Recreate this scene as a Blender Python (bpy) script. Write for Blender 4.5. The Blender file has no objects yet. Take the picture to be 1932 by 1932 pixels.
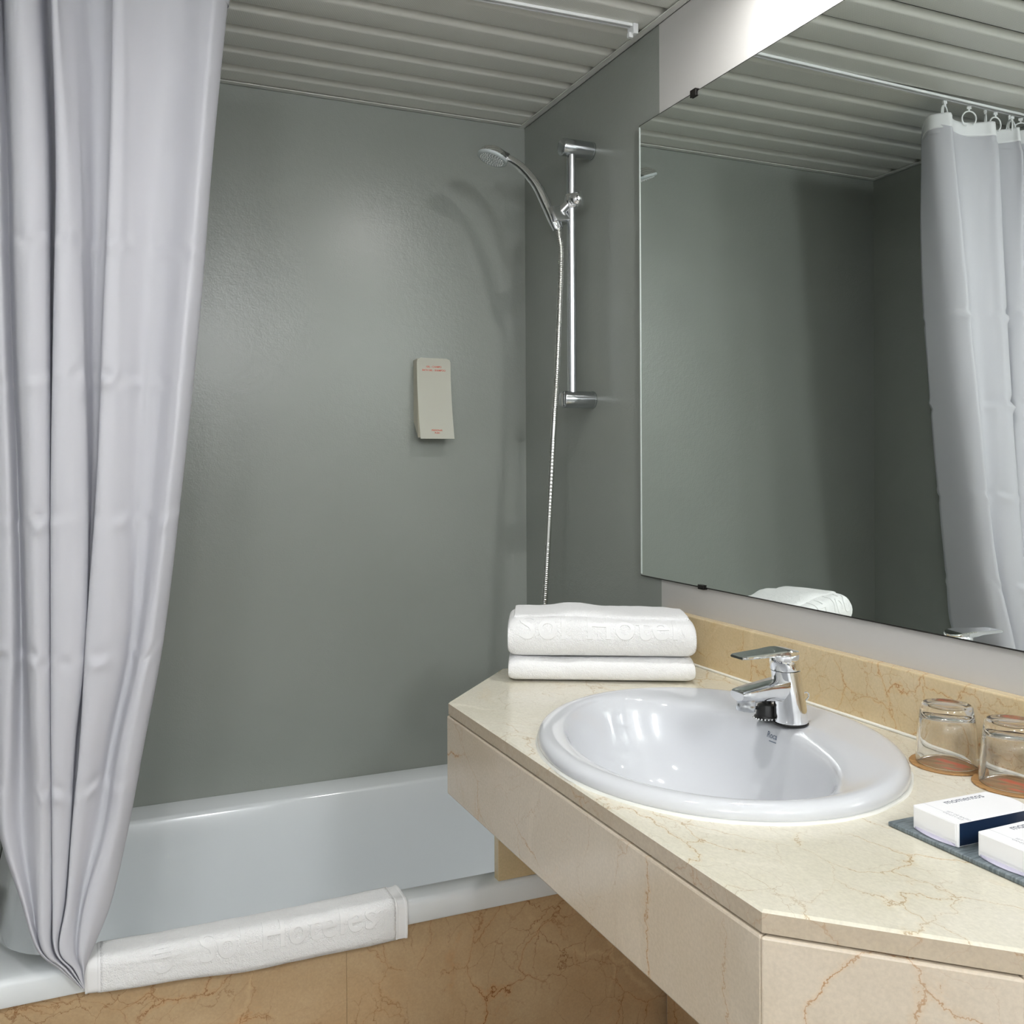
import bpy, bmesh, math, random
from math import sin, cos, pi, sqrt, atan2, radians
from mathutils import Vector, Matrix, noise

scn = bpy.context.scene
col = scn.collection
random.seed(7)

# ------------------------------------------------------------------ camera
YAW, ROLL = 0.3962, 0.0045
fw = Vector((sin(YAW), cos(YAW), 0))
r0 = Vector((cos(YAW), -sin(YAW), 0)); u0 = Vector((0, 0, 1))
rr = r0 * cos(ROLL) - u0 * sin(ROLL)
uu = u0 * cos(ROLL) + r0 * sin(ROLL)
cam_d = bpy.data.cameras.new('camera')
cam = bpy.data.objects.new('camera', cam_d); col.objects.link(cam)
M = Matrix.Identity(4)
for i in range(3):
    M[i][0] = rr[i]; M[i][1] = uu[i]; M[i][2] = -fw[i]
M.translation = Vector((-1.0891, -2.2588, 1.24))
cam.matrix_world = M
cam_d.sensor_fit = 'HORIZONTAL'; cam_d.sensor_width = 36.0
cam_d.lens = 1743.3 / 1932 * 36.0
cam_d.shift_x = (966 - 900.0) / 1932
cam_d.shift_y = -(966 - 873.7) / 1932
cam_d.clip_start = 0.02
scn.camera = cam

# ------------------------------------------------------------------ world, exposure
w = bpy.data.worlds.new('world'); scn.world = w; w.use_nodes = True
w.node_tree.nodes['Background'].inputs[0].default_value = (0.8, 0.85, 0.9, 1)
w.node_tree.nodes['Background'].inputs[1].default_value = 0.2
scn.view_settings.view_transform = 'Standard'
scn.view_settings.look = 'None'
scn.view_settings.gamma = 1.0
scn.view_settings.use_curve_mapping = False
scn.view_settings.exposure = 0.15
cy = scn.cycles
cy.use_denoising = True
cy.max_bounces = 12; cy.diffuse_bounces = 6; cy.glossy_bounces = 6; cy.transmission_bounces = 10
cy.sample_clamp_indirect = 6.0
cy.caustics_reflective = False; cy.caustics_refractive = True; cy.blur_glossy = 0.6

# ceiling lamps of the room, plus added fill globes (fixtures are built further down)
L_ROOM = dict(loc=(-1.00, -1.50, 2.134), size=0.085, energy=4.6, color=(1.0, 0.99, 0.985))
L_VANITY = dict(loc=(-0.135, -1.14, 2.132), size=0.06, energy=5.0, color=(0.99, 0.985, 0.97))
L_FILL_GLOBES = [dict(loc=(-0.50, -3.12, 1.97), size=0.26, energy=60.0, color=(0.95, 0.975, 1.0)), dict(loc=(-1.80, -3.12, 1.97), size=0.26, energy=34.0, color=(0.95, 0.975, 1.0))]

# ------------------------------------------------------------------ helpers
def lin(c):
    c = c / 255.0
    return c / 12.92 if c <= 0.04045 else ((c + 0.055) / 1.055) ** 2.4
def rgb(r, g, b): return (lin(r), lin(g), lin(b), 1.0)

def setp(o, label=None, cat=None, group=None, kind=None):
    if label: o['label'] = label
    if cat: o['category'] = cat
    if group: o['group'] = group
    if kind: o['kind'] = kind
    return o

def empty(name, loc, label, cat, group=None, rz=0.0):
    o = bpy.data.objects.new(name, None); col.objects.link(o)
    o.empty_display_size = 0.05
    o.location = loc; o.rotation_euler = (0, 0, rz)
    return setp(o, label, cat, group)

def mesh_obj(name, bm, mats, parent=None, smooth=None, world=True):
    """world=True: bm is in world coordinates; keep it there under its parent"""
    me = bpy.data.meshes.new(name)
    bmesh.ops.recalc_face_normals(bm, faces=bm.faces)
    if smooth is not None:
        for f in bm.faces: f.smooth = True
    bm.to_mesh(me); bm.free()
    if smooth is not None and smooth < 180:
        try: me.set_sharp_from_angle(angle=radians(smooth))
        except Exception: pass
    if not isinstance(mats, (list, tuple)): mats = [mats]
    for m in mats: me.materials.append(m)
    o = bpy.data.objects.new(name, me); col.objects.link(o)
    if parent is not None:
        o.parent = parent
        if world:
            pm = Matrix.LocRotScale(parent.location, parent.rotation_euler, None)
            q = parent.parent
            while q is not None:
                pm = Matrix.LocRotScale(q.location, q.rotation_euler, None) @ pm; q = q.parent
            me.transform(pm.inverted())
    return o

def thing_mesh(name, bm, mats, base, label, cat, group=None, smooth=None):
    o = mesh_obj(name, bm, mats, None, smooth)
    o.data.transform(Matrix.Translation(-Vector(base))); o.location = base
    return setp(o, label, cat, group)

def NB(): return bmesh.new()

def add_box(bm, x0, x1, y0, y1, z0, z1, mi=0):
    v = [bm.verts.new((x, y, z)) for x in (x0, x1) for y in (y0, y1) for z in (z0, z1)]
    idx = [(0, 1, 3, 2), (4, 6, 7, 5), (0, 4, 5, 1), (2, 3, 7, 6), (0, 2, 6, 4), (1, 5, 7, 3)]
    fs = []
    for q in idx:
        f = bm.faces.new([v[i] for i in q]); f.material_index = mi; fs.append(f)
    return fs

def bevel_all(bm, w, seg=2, ang=30):
    bmesh.ops.recalc_face_normals(bm, faces=bm.faces)
    es = [e for e in bm.edges if len(e.link_faces) == 2 and e.calc_face_angle(0) > radians(ang)]
    bmesh.ops.bevel(bm, geom=es, offset=w, offset_type='OFFSET', segments=seg, profile=0.5, affect='EDGES', clamp_overlap=True)

def box_bm(x0, x1, y0, y1, z0, z1, bev=0.0, seg=2):
    bm = NB(); add_box(bm, x0, x1, y0, y1, z0, z1)
    if bev: bevel_all(bm, bev, seg)
    return bm

def prism_bm(poly, z0, z1, bev=0.0, seg=2):
    bm = NB()
    a = [bm.verts.new((x, y, z0)) for x, y in poly]
    b = [bm.verts.new((x, y, z1)) for x, y in poly]
    n = len(poly)
    bm.faces.new(a[::-1]); bm.faces.new(b)
    for i in range(n):
        bm.faces.new((a[i], a[(i + 1) % n], b[(i + 1) % n], b[i]))
    if bev: bevel_all(bm, bev, seg, 20)
    return bm

def loft(bm, loops, close_start=True, close_end=True, closed=True):
    rows = [[bm.verts.new(p) for p in lp] for lp in loops]
    n = len(rows[0])
    for a, b in zip(rows, rows[1:]):
        for i in range(n if closed else n - 1):
            j = (i + 1) % n
            bm.faces.new((a[i], a[j], b[j], b[i]))
    if close_start and closed: bm.faces.new(rows[0][::-1])
    if close_end and closed: bm.faces.new(rows[-1])
    return rows

def frame_of(d):
    d = Vector(d).normalized()
    a = Vector((0, 0, 1)) if abs(d.z) < 0.9 else Vector((1, 0, 0))
    x = a.cross(d).normalized(); y = d.cross(x)
    return x, y, d

def lathe(bm, prof, origin=(0, 0, 0), axis=(0, 0, 1), n=32, close_start=True, close_end=True):
    """prof: list of (radius, height along axis)"""
    x, y, d = frame_of(axis); o = Vector(origin)
    loops = []
    for r, h in prof:
        loops.append([o + d * h + (x * cos(2 * pi * k / n) + y * sin(2 * pi * k / n)) * max(r, 1e-5) for k in range(n)])
    return loft(bm, loops, close_start, close_end)

def catmull(pts, n):
    P = [Vector(p) for p in pts]; out = []
    for i in range(len(P) - 1):
        p0 = P[max(i - 1, 0)]; p1 = P[i]; p2 = P[i + 1]; p3 = P[min(i + 2, len(P) - 1)]
        for k in range(n):
            t = k / n
            out.append(0.5 * ((2 * p1) + (p2 - p0) * t + (2 * p0 - 5 * p1 + 4 * p2 - p3) * t * t + (3 * p1 - p0 - 3 * p2 + p3) * t ** 3))
    out.append(P[-1]); return out

def tube(bm, pts, rad, n=12, cap=True, squash=None):
    """rad: float or list; squash=(axis Vector, factor)"""
    P = [Vector(p) for p in pts]
    if not isinstance(rad, (list, tuple)): rad = [rad] * len(P)
    t = (P[1] - P[0]).normalized(); x, y, _ = frame_of(t); loops = []
    for i, p in enumerate(P):
        a = P[max(i - 1, 0)]; b = P[min(i + 1, len(P) - 1)]
        tn = (b - a).normalized()
        x = (x - tn * x.dot(tn)).normalized(); y = tn.cross(x)
        lp = []
        for k in range(n):
            v = (x * cos(2 * pi * k / n) + y * sin(2 * pi * k / n)) * rad[i]
            if squash: v = v - squash[0] * v.dot(squash[0]) * (1 - squash[1])
            lp.append(p + v)
        loops.append(lp)
    return loft(bm, loops, cap, cap)

def torus(bm, c, axis, R, r, n=20, m=8, a0=0.0, a1=2 * pi):
    x, y, d = frame_of(axis); c = Vector(c); full = abs(a1 - a0 - 2 * pi) < 1e-6
    loops = []
    N = n if full else n + 1
    for i in range(N):
        a = a0 + (a1 - a0) * i / n
        e = x * cos(a) + y * sin(a)
        loops.append([c + e * (R + r * cos(2 * pi * k / m)) + d * (r * sin(2 * pi * k / m)) for k in range(m)])
    if full: loops.append(loops[0])
    loft(bm, loops, not full, not full)
    if full: bmesh.ops.remove_doubles(bm, verts=bm.verts, dist=1e-6)

def sphere(bm, c, r, u=12, v=8):
    bmesh.ops.create_uvsphere(bm, u_segments=u, v_segments=v, radius=r, matrix=Matrix.Translation(c))

def rrect(x0, x1, y0, y1, r, z, nc=10, ns=12):
    """rounded rectangle loop with a fixed point count"""
    pts = []
    cs = [(x1 - r, y1 - r, 0), (x0 + r, y1 - r, pi / 2), (x0 + r, y0 + r, pi), (x1 - r, y0 + r, 3 * pi / 2)]
    for i, (cx, cy_, a) in enumerate(cs):
        for k in range(nc + 1):
            t = a + pi / 2 * k / nc
            pts.append(Vector((cx + r * cos(t), cy_ + r * sin(t), z)))
        nx = cs[(i + 1) % 4]
        p = pts[-1]; q = Vector((nx[0] + r * cos(nx[2]), nx[1] + r * sin(nx[2]), z))
        for k in range(1, ns):
            pts.append(p.lerp(q, k / ns))
    return pts

def text_bm(body, size, depth=0.0003, align='CENTER', cuts=0.0, spacing=1.0, bold=0.0):
    cu = bpy.data.curves.new('txt', 'FONT'); cu.body = body; cu.size = size
    cu.align_x = align; cu.align_y = 'CENTER'; cu.extrude = depth; cu.space_character = spacing
    cu.resolution_u = 4; cu.offset = bold
    o = bpy.data.objects.new('txt', cu); col.objects.link(o)
    dg = bpy.context.evaluated_depsgraph_get()
    me = bpy.data.meshes.new_from_object(o.evaluated_get(dg))
    bm = NB(); bm.from_mesh(me)
    bpy.data.objects.remove(o); bpy.data.curves.remove(cu); bpy.data.meshes.remove(me)
    bmesh.ops.remove_doubles(bm, verts=bm.verts, dist=1e-6)
    if cuts:
        xs = [v.co.x for v in bm.verts]; ys = [v.co.y for v in bm.verts]
        for lo, hi, ax in ((min(xs), max(xs), 0), (min(ys), max(ys), 1)):
            k = lo + cuts
            while k < hi:
                p = Vector((0, 0, 0)); p[ax] = k; nrm = Vector((0, 0, 0)); nrm[ax] = 1
                bmesh.ops.bisect_plane(bm, geom=bm.verts[:] + bm.edges[:] + bm.faces[:], plane_co=p, plane_no=nrm)
                k += cuts
    return bm

def place_text(bm, origin, xdir, ydir):
    x = Vector(xdir).normalized(); y = Vector(ydir).normalized(); z = x.cross(y)
    m = Matrix((x, y, z)).transposed().to_4x4(); m.translation = Vector(origin)
    bm.transform(m); return bm

# ------------------------------------------------------------------ materials
def new_mat(name):
    m = bpy.data.materials.new(name); m.use_nodes = True
    return m, m.node_tree.nodes, m.node_tree.links, m.node_tree.nodes['Principled BSDF']

def mat(name, color, rough=0.5, metal=0.0, spec=0.5, bump=None, var=None, coat=0.0, trans=0.0, ior=1.45, sheen=0.0, bump2=None):
    m, N, L, P = new_mat(name)
    P.inputs['Base Color'].default_value = color
    P.inputs['Roughness'].default_value = rough
    P.inputs['Metallic'].default_value = metal
    P.inputs['Specular IOR Level'].default_value = spec
    P.inputs['IOR'].default_value = ior
    P.inputs['Transmission Weight'].default_value = trans
    P.inputs['Coat Weight'].default_value = coat
    P.inputs['Coat Roughness'].default_value = 0.05
    P.inputs['Sheen Weight'].default_value = sheen
    geo = N.new('ShaderNodeNewGeometry')
    if var:
        sc, amt, det = var
        nz = N.new('ShaderNodeTexNoise'); nz.inputs['Scale'].default_value = sc; nz.inputs['Detail'].default_value = det
        L.new(geo.outputs['Position'], nz.inputs['Vector'])
        mr = N.new('ShaderNodeMapRange'); mr.inputs['To Min'].default_value = 1 - amt; mr.inputs['To Max'].default_value = 1 + amt
        mr.inputs['From Min'].default_value = 0.3; mr.inputs['From Max'].default_value = 0.7
        L.new(nz.outputs['Fac'], mr.inputs['Value'])
        mx = N.new('ShaderNodeMix'); mx.data_type = 'RGBA'; mx.blend_type = 'MULTIPLY'; mx.inputs['Factor'].default_value = 1
        mx.inputs['A'].default_value = color; L.new(mr.outputs['Result'], mx.inputs['B'])
        L.new(mx.outputs['Result'], P.inputs['Base Color'])
    prev = None
    for b in (bump, bump2):
        if b:
            sc, st, det, dist = b
            nz = N.new('ShaderNodeTexNoise'); nz.inputs['Scale'].default_value = sc; nz.inputs['Detail'].default_value = det
            L.new(geo.outputs['Position'], nz.inputs['Vector'])
            bp_ = N.new('ShaderNodeBump'); bp_.inputs['Strength'].default_value = st; bp_.inputs['Distance'].default_value = dist
            L.new(nz.outputs['Fac'], bp_.inputs['Height'])
            if prev: L.new(prev.outputs['Normal'], bp_.inputs['Normal'])
            prev = bp_
    if prev: L.new(prev.outputs['Normal'], P.inputs['Normal'])
    return m

def marble(name, base, base2, vein, blotch, scale=6.0, amount=0.8, seed=0.0, rough=0.16, stretch=(1, 1, 1), fine=0.5, blot=0.5, vw=0.009):
    m, N, L, P = new_mat(name)
    P.inputs['Roughness'].default_value = rough
    geo = N.new('ShaderNodeNewGeometry')
    mp = N.new('ShaderNodeMapping'); mp.inputs['Location'].default_value = (seed, seed * 1.7, seed * 0.6); mp.inputs['Scale'].default_value = stretch
    L.new(geo.outputs['Position'], mp.inputs['Vector'])
    def tnoise(sc, det=6.0, vec=None, rough_=0.55):
        n = N.new('ShaderNodeTexNoise'); n.inputs['Scale'].default_value = sc; n.inputs['Detail'].default_value = det; n.inputs['Roughness'].default_value = rough_
        L.new(vec or mp.outputs['Vector'], n.inputs['Vector']); return n
    def distort(n, amt):
        s = N.new('ShaderNodeVectorMath'); s.operation = 'SUBTRACT'; s.inputs[1].default_value = (0.5, 0.5, 0.5); L.new(n.outputs['Color'], s.inputs[0])
        k = N.new('ShaderNodeVectorMath'); k.operation = 'SCALE'; k.inputs['Scale'].default_value = amt; L.new(s.outputs[0], k.inputs[0])
        return k
    d1 = distort(tnoise(3.2, 2.0), 0.26); d2 = distort(tnoise(24.0, 5.0, None, 0.65), 0.045)
    ad = N.new('ShaderNodeVectorMath'); L.new(mp.outputs['Vector'], ad.inputs[0]); L.new(d1.outputs[0], ad.inputs[1])
    ad2 = N.new('ShaderNodeVectorMath'); L.new(ad.outputs[0], ad2.inputs[0]); L.new(d2.outputs[0], ad2.inputs[1])
    def veins(sc, width, mask_sc, lo, hi, off):
        v = N.new('ShaderNodeTexVoronoi'); v.feature = 'DISTANCE_TO_EDGE'; v.inputs['Scale'].default_value = sc
        o = N.new('ShaderNodeVectorMath'); o.inputs[1].default_value = (off, off * 0.7, off * 1.3); L.new(ad2.outputs[0], o.inputs[0])
        L.new(o.outputs[0], v.inputs['Vector'])
        r = N.new('ShaderNodeMapRange'); r.interpolation_type = 'SMOOTHSTEP'
        r.inputs['From Min'].default_value = 0.0; r.inputs['From Max'].default_value = width; r.inputs['To Min'].default_value = 1; r.inputs['To Max'].default_value = 0
        L.new(v.outputs['Distance'], r.inputs['Value'])
        k = tnoise(mask_sc, 3.0, o.outputs[0])
        q = N.new('ShaderNodeMapRange'); q.inputs['From Min'].default_value = lo; q.inputs['From Max'].default_value = hi
        L.new(k.outputs['Fac'], q.inputs['Value'])
        mu = N.new('ShaderNodeMath'); mu.operation = 'MULTIPLY'; L.new(r.outputs['Result'], mu.inputs[0]); L.new(q.outputs['Result'], mu.inputs[1])
        return mu
    v1 = veins(scale, vw, 4.5, 0.40, 0.60, 0.0)
    h1 = veins(scale, vw * 5.0, 4.5, 0.44, 0.66, 0.0)
    v2 = veins(scale * 1.9, vw * 1.7, 6.0, 0.44, 0.64, 5.3)
    v3 = veins(scale * 0.55, 0.045, 3.0, 0.50, 0.70, 9.1)
    def mixc(fac, a, b, k=1.0):
        x = N.new('ShaderNodeMix'); x.data_type = 'RGBA'
        if fac is not None:
            if k != 1.0:
                mm = N.new('ShaderNodeMath'); mm.operation = 'MULTIPLY'; mm.inputs[1].default_value = k; L.new(fac, mm.inputs[0]); fac = mm.outputs[0]
            L.new(fac, x.inputs['Factor'])
        for s, c in (('A', a), ('B', b)):
            if isinstance(c, tuple): x.inputs[s].default_value = c
            else: L.new(c, x.inputs[s])
        return x.outputs['Result']
    cl = tnoise(5.0, 8.0, ad.outputs[0], 0.6)
    cr = N.new('ShaderNodeMapRange'); cr.inputs['From Min'].default_value = 0.35; cr.inputs['From Max'].default_value = 0.65; L.new(cl.outputs['Fac'], cr.inputs['Value'])
    c = mixc(cr.outputs['Result'], base, base2)
    bl = tnoise(7.5, 7.0, ad2.outputs[0], 0.62)
    br = N.new('ShaderNodeMapRange'); br.inputs['From Min'].default_value = 0.60; br.inputs['From Max'].default_value = 0.78; L.new(bl.outputs['Fac'], br.inputs['Value'])
    c = mixc(br.outputs['Result'], c, blotch, blot)
    pale = tuple(min(1, x * 1.25) for x in base[:3]) + (1,)
    c = mixc(v3.outputs[0], c, pale, 0.5)
    c = mixc(h1.outputs[0], c, blotch, 0.35 * amount)
    c = mixc(v2.outputs[0], c, vein, fine * amount)
    c = mixc(v1.outputs[0], c, vein, amount)
    sp = tnoise(260.0, 2.0)
    sr = N.new('ShaderNodeMapRange'); sr.inputs['From Min'].default_value = 0.3; sr.inputs['From Max'].default_value = 0.7; sr.inputs['To Min'].default_value = 0.94; sr.inputs['To Max'].default_value = 1.05
    L.new(sp.outputs['Fac'], sr.inputs['Value'])
    x = N.new('ShaderNodeMix'); x.data_type = 'RGBA'; x.blend_type = 'MULTIPLY'; x.inputs['Factor'].default_value = 1
    L.new(c, x.inputs['A']); L.new(sr.outputs['Result'], x.inputs['B'])
    L.new(x.outputs['Result'], P.inputs['Base Color'])
    return m

M_GREY = mat('grey_wall_paint', rgb(146, 150, 144), 0.27, bump=(260, 0.16, 2, 0.002), bump2=(70, 0.10, 2, 0.004), var=(3.0, 0.03, 3))
M_WHITE = mat('white_wall_paint', rgb(198, 196, 193), 0.6, bump=(300, 0.08, 2, 0.002))
M_ROOM = mat('pale_room_paint', rgb(212, 213, 214), 0.7, bump=(300, 0.05, 2, 0.002))
M_FLOOR = mat('beige_stone_floor', rgb(168, 160, 148), 0.3, var=(8, 0.1, 5))
M_TRIM = mat('ceiling_angle_enamel', rgb(222, 222, 217), 0.35)
M_GALV = mat('dark_plenum', rgb(60, 60, 58), 0.7)
M_CHROME = mat('chrome', (0.86, 0.87, 0.88, 1), 0.04, metal=1.0)
M_SATIN = mat('satin_chrome', (0.62, 0.64, 0.66, 1), 0.22, metal=1.0)
M_HOLDER = mat('brushed_chrome', (0.80, 0.81, 0.83, 1), 0.17, metal=1.0)
M_BLACKGAP = mat('black_seal', (0.01, 0.01, 0.01, 1), 0.5)
M_PORC = mat('white_porcelain', rgb(208, 210, 214), 0.07, coat=0.3)
M_TUB = mat('white_tub_enamel', rgb(234, 238, 240), 0.12, coat=0.3)
M_SEAL = mat('white_silicone', rgb(232, 232, 226), 0.4, bump=(120, 0.3, 2, 0.002))
M_TOWEL = mat('white_terry', rgb(246, 246, 246), 0.95, spec=0.1, bump=(620, 0.6, 2, 0.004), bump2=(110, 0.32, 5, 0.008), sheen=0.15)
M_TOWELFLAT = mat('white_flat_weave', rgb(240, 240, 240), 0.9, spec=0.1, bump=(1500, 0.3, 2, 0.001))
M_GREYPLASTIC = mat('grey_rubber_plastic', rgb(186, 194, 194), 0.45)
M_NOZZLE = mat('pale_nozzle', rgb(248, 250, 250), 0.4)
M_WPLASTIC = mat('white_plastic', rgb(238, 240, 240), 0.3)
M_CARTON = mat('ivory_card', rgb(238, 238, 228), 0.55)
M_CARTONSIDE = mat('buff_card', rgb(208, 203, 186), 0.6)
M_RED = mat('orange_red_ink', rgb(214, 92, 66), 0.6)
M_INK = mat('grey_ink', rgb(96, 100, 112), 0.6)
M_INKBLUE = mat('slate_blue_ink', rgb(100, 112, 130), 0.5)
M_LINE = mat('pale_grey_ink', rgb(182, 183, 188), 0.6)
M_BOXW = mat('white_card', rgb(244, 244, 246), 0.4)
M_BOXN = mat('navy_card', rgb(8, 33, 62), 0.3)
M_LILAC = mat('lilac_card', rgb(196, 192, 210), 0.5)
M_GLASS = mat('clear_glass', (1, 1, 1, 1), 0.0, trans=1.0, ior=1.48)
M_RUBBER = mat('black_rubber', (0.012, 0.012, 0.012, 1), 0.35)
M_CLIP = mat('dark_clip_metal', rgb(52, 50, 48), 0.3, metal=0.6)
M_GEDGE = mat('pale_glass_edge', rgb(240, 248, 244), 0.15)

def mirror_mat():
    m, N, L, P = new_mat('mirror_silver')
    P.inputs['Base Color'].default_value = (0.92, 0.97, 0.945, 1); P.inputs['Metallic'].default_value = 1; P.inputs['Roughness'].default_value = 0.0
    return m
M_MIRROR = mirror_mat()

def slat_mat():
    m, N, L, P = new_mat('perforated_ceiling_enamel')
    geo = N.new('ShaderNodeNewGeometry')
    sep = N.new('ShaderNodeSeparateXYZ'); L.new(geo.outputs['Position'], sep.inputs[0])
    def wave(sock_a, sock_b, sign):
        a = N.new('ShaderNodeMath'); a.operation = 'ADD' if sign > 0 else 'SUBTRACT'; L.new(sock_a, a.inputs[0]); L.new(sock_b, a.inputs[1])
        k = N.new('ShaderNodeMath'); k.operation = 'MULTIPLY'; k.inputs[1].default_value = 2 * pi / 0.0068; L.new(a.outputs[0], k.inputs[0])
        s = N.new('ShaderNodeMath'); s.operation = 'SINE'; L.new(k.outputs[0], s.inputs[0]); return s
    s1 = wave(sep.outputs['X'], sep.outputs['Y'], 1); s2 = wave(sep.outputs['X'], sep.outputs['Y'], -1)
    mu = N.new('ShaderNodeMath'); mu.operation = 'MULTIPLY'; L.new(s1.outputs[0], mu.inputs[0]); L.new(s2.outputs[0], mu.inputs[1])
    dot = N.new('ShaderNodeMapRange'); dot.inputs['From Min'].default_value = 0.35; dot.inputs['From Max'].default_value = 0.75; L.new(mu.outputs[0], dot.inputs['Value'])
    # the pressed dots stop short of the rolled edges: mask by the face that looks straight down
    nz = N.new('ShaderNodeSeparateXYZ'); L.new(geo.outputs['Normal'], nz.inputs[0])
    fl = N.new('ShaderNodeMapRange'); fl.inputs['From Min'].default_value = -0.97; fl.inputs['From Max'].default_value = -0.995; L.new(nz.outputs['Z'], fl.inputs['Value'])
    m2 = N.new('ShaderNodeMath'); m2.operation = 'MULTIPLY'; L.new(dot.outputs['Result'], m2.inputs[0]); L.new(fl.outputs['Result'], m2.inputs[1])
    mx = N.new('ShaderNodeMix'); mx.data_type = 'RGBA'; L.new(m2.outputs[0], mx.inputs['Factor'])
    mx.inputs['A'].default_value = rgb(232, 232, 225); mx.inputs['B'].default_value = rgb(172, 172, 165)
    L.new(mx.outputs['Result'], P.inputs['Base Color'])
    P.inputs['Roughness'].default_value = 0.42
    return m
M_SLAT = slat_mat()

def curtain_mat(name, transl, color):
    m, N, L, P = new_mat(name)
    out = N['Material Output']
    P.inputs['Base Color'].default_value = color; P.inputs['Roughness'].default_value = 0.5; P.inputs['Specular IOR Level'].default_value = 0.35
    tr = N.new('ShaderNodeBsdfTranslucent'); tr.inputs['Color'].default_value = color
    mx = N.new('ShaderNodeMixShader'); mx.inputs[0].default_value = transl
    L.new(P.outputs[0], mx.inputs[1]); L.new(tr.outputs[0], mx.inputs[2]); L.new(mx.outputs[0], out.inputs['Surface'])
    geo = N.new('ShaderNodeNewGeometry')
    mp = N.new('ShaderNodeMapping'); mp.inputs['Scale'].default_value = (30, 30, 4); L.new(geo.outputs['Position'], mp.inputs['Vector'])
    n1 = N.new('ShaderNodeTexNoise'); n1.inputs['Scale'].default_value = 1.0; n1.inputs['Detail'].default_value = 4; L.new(mp.outputs[0], n1.inputs['Vector'])
    b1 = N.new('ShaderNodeBump'); b1.inputs['Strength'].default_value = 0.16; b1.inputs['Distance'].default_value = 0.006; L.new(n1.outputs['Fac'], b1.inputs['Height'])
    L.new(b1.outputs['Normal'], P.inputs['Normal'])
    return m
M_CURT = curtain_mat('white_curtain_cloth', 0.42, rgb(231, 231, 236))
M_HEM = curtain_mat('white_curtain_hem', 0.04, rgb(243, 244, 246))

def coaster_mat(cx, cy_):
    m, N, L, P = new_mat('tan_coaster_board')
    geo = N.new('ShaderNodeNewGeometry')
    mp = N.new('ShaderNodeMapping'); mp.inputs['Location'].default_value = (-cx, -cy_, 0); L.new(geo.outputs['Position'], mp.inputs['Vector'])
    rt = N.new('ShaderNodeMapping'); rt.inputs['Rotation'].default_value = (0, 0, radians(70)); L.new(mp.outputs[0], rt.inputs['Vector'])
    st = N.new('ShaderNodeMapping'); st.inputs['Scale'].default_value = (12, 260, 1); L.new(rt.outputs[0], st.inputs['Vector'])
    n = N.new('ShaderNodeTexNoise'); n.inputs['Scale'].default_value = 1; n.inputs['Detail'].default_value = 4; L.new(st.outputs[0], n.inputs['Vector'])
    r = N.new('ShaderNodeMapRange'); r.inputs['From Min'].default_value = 0.35; r.inputs['From Max'].default_value = 0.65; L.new(n.outputs['Fac'], r.inputs['Value'])
    g = N.new('ShaderNodeMix'); g.data_type = 'RGBA'; L.new(r.outputs['Result'], g.inputs['Factor']); g.inputs['A'].default_value = rgb(180, 138, 88); g.inputs['B'].default_value = rgb(134, 96, 54)
    s2 = N.new('ShaderNodeMapping'); s2.inputs['Scale'].default_value = (28, 95, 1); L.new(rt.outputs[0], s2.inputs['Vector'])
    n2 = N.new('ShaderNodeTexNoise'); n2.inputs['Scale'].default_value = 1; n2.inputs['Detail'].default_value = 2; L.new(s2.outputs[0], n2.inputs['Vector'])
    ln = N.new('ShaderNodeVectorMath'); ln.operation = 'LENGTH'; L.new(mp.outputs[0], ln.inputs[0])
    sp = N.new('ShaderNodeSeparateXYZ'); L.new(mp.outputs[0], sp.inputs[0])
    cb = N.new('ShaderNodeCombineXYZ'); L.new(sp.outputs['X'], cb.inputs['X']); L.new(sp.outputs['Y'], cb.inputs['Y'])
    L.new(cb.outputs[0], ln.inputs[0])
    rd = N.new('ShaderNodeMapRange'); rd.inputs['From Min'].default_value = 0.030; rd.inputs['From Max'].default_value = 0.022; L.new(ln.outputs['Value'], rd.inputs['Value'])
    r2 = N.new('ShaderNodeMapRange'); r2.inputs['From Min'].default_value = 0.50; r2.inputs['From Max'].default_value = 0.60; L.new(n2.outputs['Fac'], r2.inputs['Value'])
    mu = N.new('ShaderNodeMath'); mu.operation = 'MULTIPLY'; L.new(rd.outputs['Result'], mu.inputs[0]); L.new(r2.outputs['Result'], mu.inputs[1])
    f = N.new('ShaderNodeMix'); f.data_type = 'RGBA'; L.new(mu.outputs[0], f.inputs['Factor']); L.new(g.outputs['Result'], f.inputs['A']); f.inputs['B'].default_value = rgb(208, 92, 58)
    L.new(f.outputs['Result'], P.inputs['Base Color']); P.inputs['Roughness'].default_value = 0.5
    return m

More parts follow.
